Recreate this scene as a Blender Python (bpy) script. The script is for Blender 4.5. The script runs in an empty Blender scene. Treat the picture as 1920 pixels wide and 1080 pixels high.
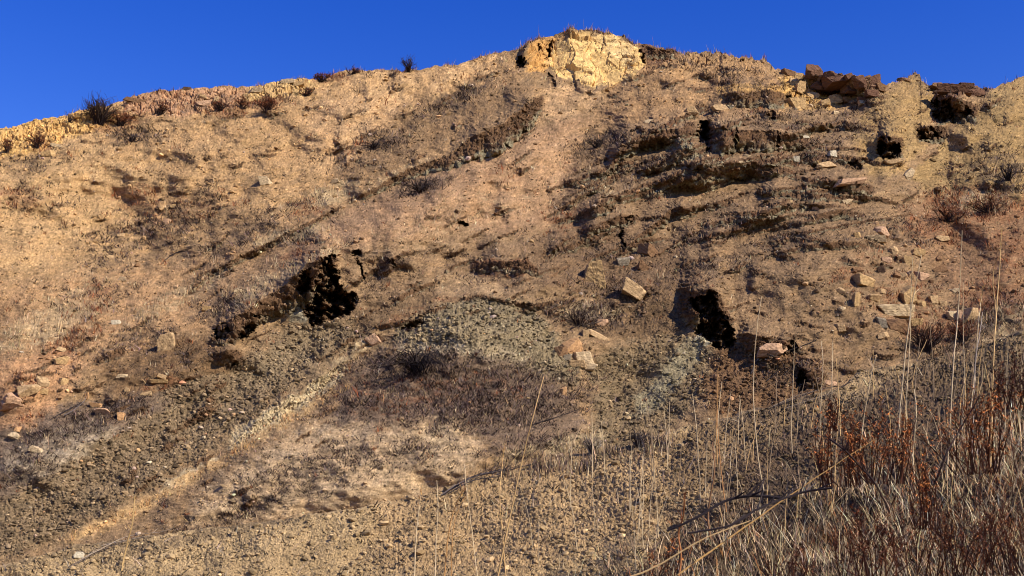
import bpy, math, random
import numpy as np
R = math.radians
F32 = np.float32
rng = np.random.default_rng(7)
random.seed(7)

# ------------------------------------------------------------------ camera, sky, sun, exposure
scene = bpy.context.scene
COL = scene.collection
FPX = 2133.3                      # focal length in photo pixels (40 mm on a 36 mm sensor, 1920 px wide)
PITCH = R(12.0)
CAMZ = 1.6
cam_d = bpy.data.cameras.new("camera")
cam_d.lens = 40; cam_d.sensor_width = 36; cam_d.clip_end = 5000; cam_d.clip_start = 0.05
cam_d.dof.use_dof = True; cam_d.dof.focus_distance = 40; cam_d.dof.aperture_fstop = 11.0
cam = bpy.data.objects.new("camera", cam_d)
cam.location = (0, 0, CAMZ); cam.rotation_euler = (R(90) + PITCH, 0, 0)
COL.objects.link(cam); scene.camera = cam

SUN = np.array((0.66, -0.42, 0.62)); SUN /= np.linalg.norm(SUN)
sun_el = math.asin(SUN[2]); sun_az = math.atan2(SUN[0], SUN[1])
w = bpy.data.worlds.new("World"); scene.world = w; w.use_nodes = True
nt = w.node_tree
sky = nt.nodes.new("ShaderNodeTexSky"); sky.sky_type = 'NISHITA'; sky.sun_disc = False
sky.sun_elevation = sun_el; sky.sun_rotation = sun_az
sky.altitude = 1000; sky.air_density = 1.35; sky.dust_density = 0.0; sky.ozone_density = 5.0
hs = nt.nodes.new("ShaderNodeHueSaturation"); hs.inputs['Saturation'].default_value = 1.36; hs.inputs['Value'].default_value = 1.09
hs.inputs['Hue'].default_value = 0.533
nt.links.new(sky.outputs[0], hs.inputs['Color'])
nt.links.new(hs.outputs[0], nt.nodes['Background'].inputs[0])
nt.nodes['Background'].inputs[1].default_value = 0.106
sl = bpy.data.lights.new("sun", 'SUN'); sl.energy = 5.0; sl.angle = R(0.5); sl.color = (1.0, 0.94, 0.86)
so = bpy.data.objects.new("sun", sl); COL.objects.link(so)
from mathutils import Vector
so.rotation_euler = Vector(SUN).to_track_quat('Z', 'Y').to_euler(); so.location = (60, -40, 60)
scene.view_settings.view_transform = 'Standard'; scene.view_settings.look = 'None'
scene.cycles.filter_width = 1.0
scene.view_settings.exposure = 0.5; scene.view_settings.gamma = 1.0

# ------------------------------------------------------------------ numeric helpers
def lin(c):
    c = np.asarray(c, dtype=np.float64) / 255.0
    return 0.70 * np.where(c <= 0.04045, c / 12.92, ((c + 0.055) / 1.055) ** 2.4)   # colour seen in sun -> albedo

_pr = np.random.default_rng(11)
_PERM = _pr.permutation(4096).astype(np.int32)
_GA = _pr.uniform(0, 2 * np.pi, 4096)
_GX = np.cos(_GA).astype(F32); _GY = np.sin(_GA).astype(F32)
def perlin(x, y, seed=0):
    x = np.asarray(x, F32) + F32(seed * 37.31 + 1000); y = np.asarray(y, F32) + F32(seed * 91.17 + 1000)
    xi = np.floor(x); yi = np.floor(y)
    fx = x - xi; fy = y - yi
    xi = xi.astype(np.int32); yi = yi.astype(np.int32)
    u = fx * fx * fx * (fx * (fx * 6 - 15) + 10); v = fy * fy * fy * (fy * (fy * 6 - 15) + 10)
    def g(ix, iy, dx, dy):
        h = _PERM[(_PERM[ix & 4095] + iy) & 4095]
        return _GX[h] * dx + _GY[h] * dy
    a = g(xi, yi, fx, fy); b = g(xi + 1, yi, fx - 1, fy)
    c = g(xi, yi + 1, fx, fy - 1); d = g(xi + 1, yi + 1, fx - 1, fy - 1)
    a = a + u * (b - a); c = c + u * (d - c)
    return (a + v * (c - a)) * F32(1.5)
def fbm(x, y, oct=3, seed=0, gain=0.55):
    t = 0; amp = 1.0; s = 0
    for o in range(oct):
        t = t + perlin(x * (2.03 ** o), y * (2.03 ** o), seed + o * 7) * F32(amp); s += amp; amp *= gain
    return t / F32(s)
def worley(x, y, seed=0, facet=False):
    """F1, F2 and a random number of the nearest cell"""
    x = np.asarray(x, F32) + F32(500 + seed * 13.7); y = np.asarray(y, F32) + F32(500 + seed * 7.3)
    xi = np.floor(x).astype(np.int32); yi = np.floor(y).astype(np.int32)
    f1 = np.full(x.shape, 9, F32); f2 = f1.copy(); idn = np.zeros(x.shape, F32); ox = idn.copy(); oy = idn.copy()
    for dx in (-1, 0, 1):
        for dy in (-1, 0, 1):
            h = _PERM[(_PERM[(xi + dx) & 4095] + yi + dy) & 4095]; h2 = _PERM[(h + 77) & 4095]
            px = xi + dx + h / F32(4096); py = yi + dy + h2 / F32(4096)
            d = np.sqrt((px - x) ** 2 + (py - y) ** 2).astype(F32)
            near = d < f1
            f2 = np.where(near, f1, np.minimum(f2, d)); idn = np.where(near, h / F32(4096), idn); ox = np.where(near, x - px, ox); oy = np.where(near, y - py, oy); f1 = np.where(near, d, f1)
    if facet:                                   # a tilted plane in every cell
        a = idn * 977.0
        return f1, f2, np.cos(a) * ox + np.sin(a * 1.7) * oy + (idn - 0.5) * 0.9
    return f1, f2, idn
def sstep(a, b, x):
    t = np.clip((x - a) / (b - a), 0, 1); return t * t * (3 - 2 * t)

# coarse canvas for polygon masks, in photo pixels / 4
CX0, CY0, CS = -420, -40, 4
CW, CH = (2380 - CX0) // CS, (1360 - CY0) // CS
_cx, _cy = np.meshgrid(CX0 + CS * np.arange(CW), CY0 + CS * np.arange(CH))
def blur1(a, s):
    k = max(1, int(3 * s)); t = np.exp(-0.5 * (np.arange(-k, k + 1) / s) ** 2); t /= t.sum()
    a = np.pad(a, ((k, k), (k, k)), mode='edge')
    a = np.apply_along_axis(lambda r: np.convolve(r, t, 'valid'), 0, a)
    return np.apply_along_axis(lambda r: np.convolve(r, t, 'valid'), 1, a)
def poly_canvas(pts, soft):
    x, y = _cx, _cy; ins = np.zeros(x.shape, bool); n = len(pts)
    for i in range(n):
        x0, y0 = pts[i]; x1, y1 = pts[(i + 1) % n]
        if y0 == y1: continue
        c = ((y0 > y) != (y1 > y)) & (x < (x1 - x0) * (y - y0) / (y1 - y0) + x0)
        ins ^= c
    return blur1(ins.astype(F32), max(0.6, soft / CS)).astype(F32)
def line_canvas(pts, wid):
    d = np.full(_cx.shape, 1e9, F32)
    for i in range(len(pts) - 1):
        x0, y0 = pts[i][:2]; x1, y1 = pts[i + 1][:2]
        L2 = (x1 - x0) ** 2 + (y1 - y0) ** 2
        t = np.clip(((_cx - x0) * (x1 - x0) + (_cy - y0) * (y1 - y0)) / L2, 0, 1)
        d = np.minimum(d, np.hypot(_cx - x0 - t * (x1 - x0), _cy - y0 - t * (y1 - y0)))
    return np.exp(-(d / wid) ** 2 * 0.7).astype(F32)
def samp(canvas, px, py):
    u = np.clip((px - CX0) / CS, 0, CW - 1.001); v = np.clip((py - CY0) / CS, 0, CH - 1.001)
    i = u.astype(np.int32); j = v.astype(np.int32); fu = u - i; fv = v - j
    a = canvas[j, i] * (1 - fu) + canvas[j, i + 1] * fu
    b = canvas[j + 1, i] * (1 - fu) + canvas[j + 1, i + 1] * fu
    return (a * (1 - fv) + b * fv).astype(F32)

ST, CT = math.sin(PITCH), math.cos(PITCH)
def ray(px, py):
    """direction through a photo pixel with its y component 1"""
    x = (px - 960) / FPX; v = (540 - py) / FPX
    dy = CT - ST * v; dz = ST + CT * v
    return x / dy, dz / dy
def point(px, py, Y):
    a, b = ray(px, py)
    return a * Y, Y, CAMZ + b * Y

# ------------------------------------------------------------------ outlines of the two slopes (photo pixels)
RIDGE = [(-420,262),(-200,258),(-60,246),(0,242),(33,237),(53,228),(80,222),(127,217),(150,208),(170,202),(230,190),(253,179),(300,170),(343,166),(400,163),(433,160),
 (470,160),(510,155),(530,151),(560,147),(580,151),(600,150),(640,134),(727,130),(753,133),(813,125),(857,121),(897,108),(940,97),(973,93),(990,77),(1033,65),
 (1073,57),(1107,57),(1140,60),(1167,67),(1190,82),(1223,87),(1257,92),(1280,100),(1340,98),(1393,107),(1437,112),(1453,130),(1467,132),(1500,138),(1545,140),
 (1593,141),(1650,152),(1655,158),(1680,156),(1700,147),(1717,138),(1725,139),(1728,150),(1740,161),(1807,161),(1850,165),(1860,166),(1880,158),(1903,149),(1920,143),(2000,122),(2120,110),(2380,100)]
NEAR = [(-420,1085),(0,1062),(143,1023),(297,1002),(460,982),(640,957),(773,933),(827,920),(880,900),(973,880),(1073,853),(1213,830),(1280,800),(1380,780),(1480,750),
 (1580,727),(1613,695),(1700,682),(1813,657),(1920,620),(2100,570),(2380,520)]
RX, RY = np.array(RIDGE, float).T
NX, NY = np.array(NEAR, float).T
S0, R1 = 0.85, 32.0
def base_Y(px, py):
    T = ray(px, py)[1]
    T = np.minimum(T, 0.62)
    Y = R1 / (1 - T / S0)
    return Y

# ------------------------------------------------------------------ hillside: relief of the slide
# scarps: (lip x, lip y, face height) in photo pixels, then overhang factor and length of the bench above
SCARPS = [
 ([(335,562,5),(400,507,11),(440,485,13),(520,446,10),(600,405,9),(648,378,9)],1.0,40),
 ([(1496,141,10),(1545,141,28),(1600,142,28),(1650,154,22),(1660,160,4)],1.1,10),
 ([(640,381,5),(707,351,11),(750,324,16),(797,304,19),(840,291,26),(870,267,32),(893,251,42),(933,237,44),(960,217,46),(1003,187,36),(1030,170,16)],1.15,60),
 ([(1110,345,5),(1136,322,12),(1165,274,22),(1177,262,27),(1220,243,30),(1281,240,32),(1290,228,40),(1312,223,44)],1.2,50),
 ([(1322,225,56),(1345,234,44),(1362,240,38),(1413,245,34),(1456,246,32),(1505,256,20),(1530,262,6)],1.25,45),
 ([(1180,330,5),(1196,322,9),(1244,303,12),(1278,276,22),(1324,270,20),(1330,274,6)],1.2,30),
 ([(1120,388,6),(1150,373,10),(1187,363,13),(1232,344,15),(1276,324,22),(1318,309,32),(1365,305,28),(1413,305,24),(1460,310,20),(1495,322,6)],1.2,40),
 ([(1030,420,4),(1100,394,15),(1122,382,22),(1150,379,15),(1165,380,4)],1.2,25),
 ([(1070,440,5),(1095,430,11),(1167,402,19),(1190,404,13),(1205,408,4)],1.2,25),
 ([(1180,455,4),(1220,424,15),(1244,406,17),(1259,391,16),(1280,387,22),(1305,392,13),(1320,396,4)],1.2,25),
 ([(1360,435,4),(1385,423,14),(1440,395,17),(1478,370,18),(1490,368,5)],1.2,25),
 ([(1410,362,4),(1430,357,12),(1460,352,12),(1475,355,4)],1.2,20),
 ([(1495,412,4),(1510,407,13),(1580,391,17),(1613,400,12),(1630,405,4)],1.2,25),
 ([(1520,328,4),(1530,330,11),(1567,337,16),(1633,347,17),(1650,358,5)],1.2,20),
 ([(1345,178,5),(1357,176,22),(1400,172,24),(1440,168,30),(1475,176,22),(1485,186,6)],1.2,30),
 ([(1410,205,3),(1435,210,14),(1455,212,14),(1470,216,4)],1.2,20),
 ([(372,652,3),(392,640,8),(440,594,52),(480,570,44),(510,549,48),(540,530,58),(572,498,76),(600,484,80),(632,478,80),(642,480,10)],1.15,26),
 ([(380,672,4),(405,662,22),(440,655,34),(458,660,26),(466,670,5)],1.2,15),
 ([(165,690,3),(185,668,14),(215,655,20),(232,652,18),(240,660,4)],1.2,15),
 ([(335,800,4),(350,786,14),(385,770,22),(400,765,18),(408,768,4)],1.2,12),
 ([(870,500,4),(890,497,16),(950,488,24),(1000,498,18),(1020,506,4)],1.2,25),
 ([(720,575,3),(745,556,14),(780,540,14),(810,528,12),(830,525,3)],1.1,20),
 ([(845,566,4),(870,557,9),(905,553,10),(960,566,10),(1000,570,12),(1050,562,10),(1070,560,3)],1.1,25),
 ([(355,530,3),(375,515,10),(400,503,8),(440,484,7),(470,478,3)],1.1,12),
 ([(690,625,3),(715,610,8),(760,600,10),(790,598,8),(805,600,3)],1.1,12),
 ([(1262,570,5),(1280,545,60),(1330,541,90),(1350,552,95),(1372,600,60),(1385,622,30)],0.8,50),
 ([(1375,625,8),(1400,628,40),(1470,634,34),(1500,650,16),(1520,660,4)],1.2,25),
 ([(1480,672,8),(1500,690,34),(1540,700,30),(1560,705,5)],1.1,12),
 ([(1420,662,3),(1440,672,20),(1475,676,16),(1490,680,4)],1.1,12),
 ([(430,836,3),(470,800,18),(520,760,26),(560,735,24),(600,705,24),(645,680,14),(660,676,3)],0.9,25),
 ([(1640,252,6),(1650,250,40),(1690,258,40),(1700,262,10)],1.1,20),
 ([(1745,168,6),(1752,176,58),(1790,182,48),(1830,196,36),(1845,190,6)],1.0,25),
 ([(1710,235,6),(1718,236,34),(1770,238,28),(1785,236,5)],1.1,12),
 ([(1190,76,4),(1205,86,22),(1222,90,24),(1257,94,18),(1280,102,6)],1.1,15),
 ([(1250,312,2),(1262,306,3),(1275,300,2)],1.0,8),
 ([(30,700,3),(70,690,8),(120,664,8),(135,662,3)],1.1,10),
]
_g = np.random.default_rng(77)
def ledges(n, x0, x1, y0, y1, slope, hmin, hmax, lmin, lmax):
    for _ in range(n):
        x, y, L, h = _g.uniform(x0, x1), _g.uniform(y0, y1), _g.uniform(lmin, lmax), _g.uniform(hmin, hmax)
        sl = slope(x) + _g.normal(0, 0.10); bow = _g.uniform(-0.10, 0.05) * L; p = []
        for q in (0, 0.2, 0.4, 0.6, 0.8, 1.0):
            p.append((x + q * L, y + sl * q * L + bow * 4 * q * (1 - q) + _g.normal(0, 1.5), h * (4 * q * (1 - q)) * _g.uniform(0.6, 1.2) + 1))
        SCARPS.append((p, 0.85, 14 + h))
ledges(52, 980, 1520, 250, 500, lambda x: -0.42 + 0.50 * (x - 1050) / 500, 7, 16, 120, 300)
ledges(14, 1010, 1620, 250, 470, lambda x: -0.42 + 0.55 * (x - 1050) / 500, 4, 10, 25, 80)
ledges(34, 1130, 1640, 120, 250, lambda x: -0.2 + 0.3 * (x - 1130) / 500, 4, 10, 25, 80)
ledges(26, 1000, 1360, 450, 620, lambda x: -0.45, 6, 16, 30, 90)
ledges(22, 660, 1010, 400, 600, lambda x: -0.35, 4, 11, 30, 90)
ledges(26, 330, 700, 460, 700, lambda x: -0.62, 4, 11, 25, 80)
ledges(24, 0, 330, 620, 800, lambda x: -0.35, 4, 10, 25, 70)
ledges(30, 1380, 1760, 440, 700, lambda x: 0.05, 4, 10, 20, 70)
ledges(20, 600, 1010, 150, 330, lambda x: -0.5, 4, 9, 20, 70)
ledges(26, 40, 640, 200, 460, lambda x: -0.12, 3, 8, 20, 70)
ledges(22, 1650, 1920, 180, 400, lambda x: -0.5, 4, 10, 20, 60)
ledges(24, 100, 620, 700, 950, lambda x: -0.55, 5, 12, 20, 60)
# hollows: polygon, depth in metres, edge softness in pixels
HOLES = [
 ([(632,476),(622,501),(637,513),(634,530),(643,549),(668,551),(669,573),(646,595),(613,604),(589,616),(574,614),(584,595),(565,592),(572,571),(589,561),(586,545),(592,520),(596,498),(605,484)],2.2,3),
 ([(553,542),(560,530),(572,501),(582,500),(584,520),(578,545),(566,552)],1.2,3),
 ([(412,608),(425,600),(430,618),(424,640),(410,640),(396,628)],0.9,3),
 ([(478,600),(482,612),(468,628),(447,641),(444,632),(460,614)],0.9,3),
 ([(474,590),(484,584),(490,596),(484,601)],0.6,2),
 ([(447,672),(449,684),(430,694),(426,690)],0.8,3),
 ([(1293,557),(1322,556),(1330,543),(1343,550),(1347,580),(1367,603),(1380,643),(1370,657),(1340,653),(1317,630),(1300,622),(1317,603),(1310,583),(1293,577)],1.8,3),
 ([(1306,262),(1312,226),(1322,226),(1336,238),(1334,258),(1329,284),(1322,286),(1326,268)],2.6,3),
 ([(1648,272),(1655,256),(1662,250),(1668,266),(1688,268),(1692,282),(1682,297),(1664,300),(1650,294),(1643,286)],2.0,3),
 ([(1750,184),(1778,186),(1790,206),(1786,224),(1768,230),(1750,228)],1.3,4),
 ([(1718,240),(1740,242),(1770,248),(1764,258),(1738,262),(1718,268)],1.2,4),
 ([(1788,205),(1830,204),(1824,214),(1792,232),(1776,232)],1.0,4),
 ([(966,126),(978,96),(984,96),(980,118),(984,130),(970,132)],2.2,3),
 ([(1005,100),(1010,84),(1016,82),(1010,103)],1.0,2),
 ([(1022,108),(1030,78),(1038,78),(1030,110)],1.2,2),
 ([(1473,180),(1478,170),(1492,192),(1488,204),(1478,203)],1.0,2),
 ([(1500,695),(1515,690),(1512,735),(1490,735)],1.0,4),
 ([(1437,212),(1455,212),(1458,222),(1440,228)],1.0,3),
 ([(1470,645),(1490,640),(1500,655),(1480,662)],0.7,3),
 ([(1592,300),(1612,304),(1618,320),(1600,322),(1590,312)],0.7,3),
 ([(1516,308),(1535,306),(1537,318),(1526,322)],0.7,3),
 ([(1130,388),(1148,383),(1150,392),(1136,398)],0.6,2),
 ([(1168,408),(1190,404),(1186,416),(1172,422)],0.7,2),
 ([(800,600),(765,607),(748,618),(758,624),(790,612)],0.7,3),
]
CRACKS = [[(668,484),(676,498),(684,520)],[(728,486),(740,498)],[(1168,430),(1165,445),(1170,462)],[(1380,243),(1378,276)],[(1460,248),(1458,275)],
          [(860,416),(876,422)],[(663,474),(676,474)],[(1040,160),(1030,140)],[(1202,88),(1206,116)]]
# broad shapes: (x, y, half width, half height, angle, metres towards (-) or away from (+) the viewer)
SWELLS = [(220,430,230,120,20,3.5),(60,330,180,80,0,-1.5),(700,430,420,48,-28,-1.6),(880,360,240,70,-38,-1.2),(560,560,260,40,-30,-0.6),
 (420,760,380,60,-30,2.4),(880,640,170,80,5,-1.8),(700,860,340,90,-10,-2.0),(420,850,330,28,-35,1.2),(1180,740,120,90,-30,1.8),(1560,520,170,90,10,-1.6),
 (1760,480,90,140,20,1.5),(1890,260,80,150,20,-0.8),(1770,260,45,120,10,1.0),(1320,230,200,60,10,-1.0),(1080,330,60,130,20,0.8),(1000,520,90,50,0,-1.2),
 (40,720,90,50,-10,-1.2),(120,850,150,50,-20,-0.8),(1660,220,60,90,0,-1.8),(1560,180,80,40,10,0.8),(1240,480,160,60,-20,0.6),(900,450,160,40,0,-0.6)]
# cliffs: polygons that stand nearly upright
CLIFFS = [([(968,128),(980,92),(1000,70),(1060,45),(1120,45),(1175,58),(1200,85),(1222,118),(1210,140),(1160,150),(1138,172),(1100,176),(1050,152),(1028,140),(1040,118),(1000,134)],0.9),
          ([(-60,270),(-60,215),(60,205),(150,190),(210,190),(225,225),(150,245),(60,282)],0.7),
          ([(1290,130),(1290,80),(1400,80),(1440,100),(1450,118),(1380,112)],0.5),
          ([(1480,190),(1500,130),(1500,100),(1660,120),(1650,175),(1560,165)],0.55),
          ([(1740,180),(1740,140),(1860,140),(1850,180)],0.6),
          ([(230,225),(235,180),(300,150),(420,140),(500,140),(590,130),(600,170),(470,190),(380,215),(280,215)],0.45)]

DXP = 1.65
cols = np.arange(-330, 2260, DXP).astype(F32)
NR = 700
t = np.linspace(0, 1, NR).astype(F32)
top = np.interp(cols, RX, RY).astype(F32)
top = top + perlin(cols / 6.0, cols * 0, 5) * 3.0 * sstep(1225, 1260, cols) * (1 - 0.5 * sstep(1840, 1880, cols))
top = top + perlin(cols / 9.0, cols * 0, 3) * 2.2 + perlin(cols / 22.0, cols * 0, 4) * 2.5
bot = np.interp(cols, NX, NY).astype(F32) + 90
PX = np.repeat(cols[None, :], NR, 0)
_k = np.exp(-0.5 * (np.arange(-60, 61) / 22.0) ** 2); _k /= _k.sum()
tops = np.convolve(np.pad(top, 60, mode='edge'), _k, 'valid').astype(F32)      # rows follow a smoothed skyline, the last ones the true one
PY = bot[None, :] + t[:, None] * (tops - bot)[None, :] + (top - tops)[None, :] * sstep(0.80, 1.0, t)[:, None]
def row_of(px, py):
    b = np.interp(px, cols, bot); a = np.interp(px, cols, tops) - b; e = np.interp(px, cols, top) - np.interp(px, cols, tops)
    q = (py - b) / np.minimum(a, -1)
    for _ in range(4): q = (py - e * sstep(0.80, 1.0, q) - b) / np.minimum(a, -1)
    return np.clip(q, 0, 1)
# organic wander of every outline
WXn = fbm(PX / 38, PY / 26, 3, 21) * 9; WYn = fbm(PX / 38, PY / 26, 3, 25) * 7
FXn = fbm(PX / 9, PY / 6, 2, 31) * 4; FYn = fbm(PX / 9, PY / 6, 2, 35) * 3
QX, QY = PX + WXn * 0.35 + FXn * 0.8, PY + WYn * 0.35 + FYn * 0.8     # for crisp relief
BY = base_Y(PX, PY).astype(F32)
rate = BY * BY / (R1 * S0) / FPX                               # metres of depth per pixel of height
dY = np.zeros_like(BY)
for (x, y, a, b, ang, m) in SWELLS:
    c, s = math.cos(R(ang)), math.sin(R(ang)); dx, dy = PX - x, PY - y
    u, v = (dx * c + dy * s) / a, (-dx * s + dy * c) / b
    lim = 0.75 * rate * (b / max(0.25, abs(c)) if b < a else b)
    dY += (np.sign(m) * np.minimum(abs(m), lim) * np.exp(-(u * u + v * v))).astype(F32)
ROLL = (fbm(PX / 130, PY / 80, 2, 41) * 24 + fbm(PX / 42, PY / 26, 2, 45) * 8.5) * rate
dY += ROLL
FACE = np.zeros_like(BY); FLOW = np.zeros_like(BY)
for k, (pts, over, bench) in enumerate(SCARPS):
    p = np.array(pts, float)
    if k < 15: p[:, 2] *= 1.22
    m = (cols > p[0, 0] - 20) & (cols < p[-1, 0] + 20)
    xs = PX[:, m] + FXn[:, m] * 1.3 + WXn[:, m] * 0.3
    lip = np.interp(xs, p[:, 0], p[:, 1]); h = np.interp(xs, p[:, 0], p[:, 2], left=0, right=0)
    rag = perlin(PX[:, m] / 17, PY[:, m] / 40 + k, 51) * 0.22 + perlin(PX[:, m] / 7.5, PY[:, m] / 9 + k, 52) * 0.12
    if k < 34: rag = rag * 0.55
    ok = h > 1.0; h0 = np.maximum(h, 1.0); h = h0 * (1 + rag)
    d = PY[:, m] - (lip + rag * 0.25 * h0)
    A = over * h0 * rate[:, m]
    wt = min(44, 0.48 * (p[-1, 0] - p[0, 0])); ok = ok * sstep(0, wt, xs - p[0, 0]) * sstep(0, wt, p[-1, 0] - xs)
    val = np.where(d < 0, -np.exp(np.minimum(d, 0) / bench), -np.clip((h - d) / h, 0, 1) ** 0.8)
    dY[:, m] += (A * val * ok).astype(F32)
    f = (sstep(-1.5, 1.5, d) * (1 - sstep(h - 2, h + 3, d)) * sstep(0.0, 0.3, ok))
    FACE[:, m] = np.maximum(FACE[:, m], f)
    FLOW[:, m] = np.maximum(FLOW[:, m], f * np.clip(d / h, 0, 1))
HOLE = np.zeros_like(BY)
HX = PX + WXn * 0.4 + FXn * 1.6; HY = PY + WYn * 0.4 + FYn * 1.4
HN = (fbm(PX / 7, PY / 7, 2, 55) * 0.22).astype(F32)
HD = (fbm(PX / 17, PY / 14, 3, 57) * 1.3 - 0.25).astype(F32)
for pts, dep, soft in HOLES:
    mk = samp(poly_canvas(pts, soft + 2), HX, HY) + HN; mk = sstep(0.30, 0.72, mk)
    dY += mk * dep * (1 + HD); HOLE = np.maximum(HOLE, mk)
cm = np.zeros_like(BY)
for pts in CRACKS:
    cm = np.maximum(cm, sstep(0.5, 0.9, samp(line_canvas(pts, 4.0), QX + FXn, QY + FYn)))
dY += cm * 0.6; HOLE = np.maximum(HOLE, cm)
CLIFF = np.zeros_like(BY)
for pts, k in CLIFFS:
    mk = sstep(0.3, 0.7, samp(poly_canvas(pts, 8), QX, QY))
    y0 = max(q[1] for q in pts)
    foot = np.where(mk > 0.5, PY, -1e9).max(0); okc = foot > -1e8
    foot = np.interp(cols, cols[okc], foot[okc]) if okc.any() else np.full_like(cols, y0)
    foot = np.convolve(np.pad(foot, 12, mode='edge'), np.ones(25) / 25, 'valid')
    foot = 0.3 * foot + 0.7 * np.median(foot)
    dY -= (mk * k * rate * np.maximum(0, foot[None, :] - PY) * 0.8).astype(F32)
    CLIFF = np.maximum(CLIFF, mk)
dY -= ROLL * CLIFF * 0.8
# ------------------------------------------------------------------ soils: every region's own colour (as seen in full sun), wander of its edge, roughness
K_LIT, K_GREY = 1.14, 0.15
def tone(c):
    lum = (c * np.array((0.3, 0.55, 0.15), F32)).sum(-1, keepdims=True)
    return np.clip((c + (lum - c) * K_GREY) * np.array((0.95, 0.995, 0.84), F32) * K_LIT, 0.004, 0.9)
def blob(x, y, a, b, ang=0, n=18):
    c, s = math.cos(R(ang)), math.sin(R(ang)); o = []
    for i in range(n):
        q = 2 * math.pi * i / n; u, v = a * math.cos(q), b * math.sin(q); o.append((x + u * c - v * s, y + u * s + v * c))
    return o
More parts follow.
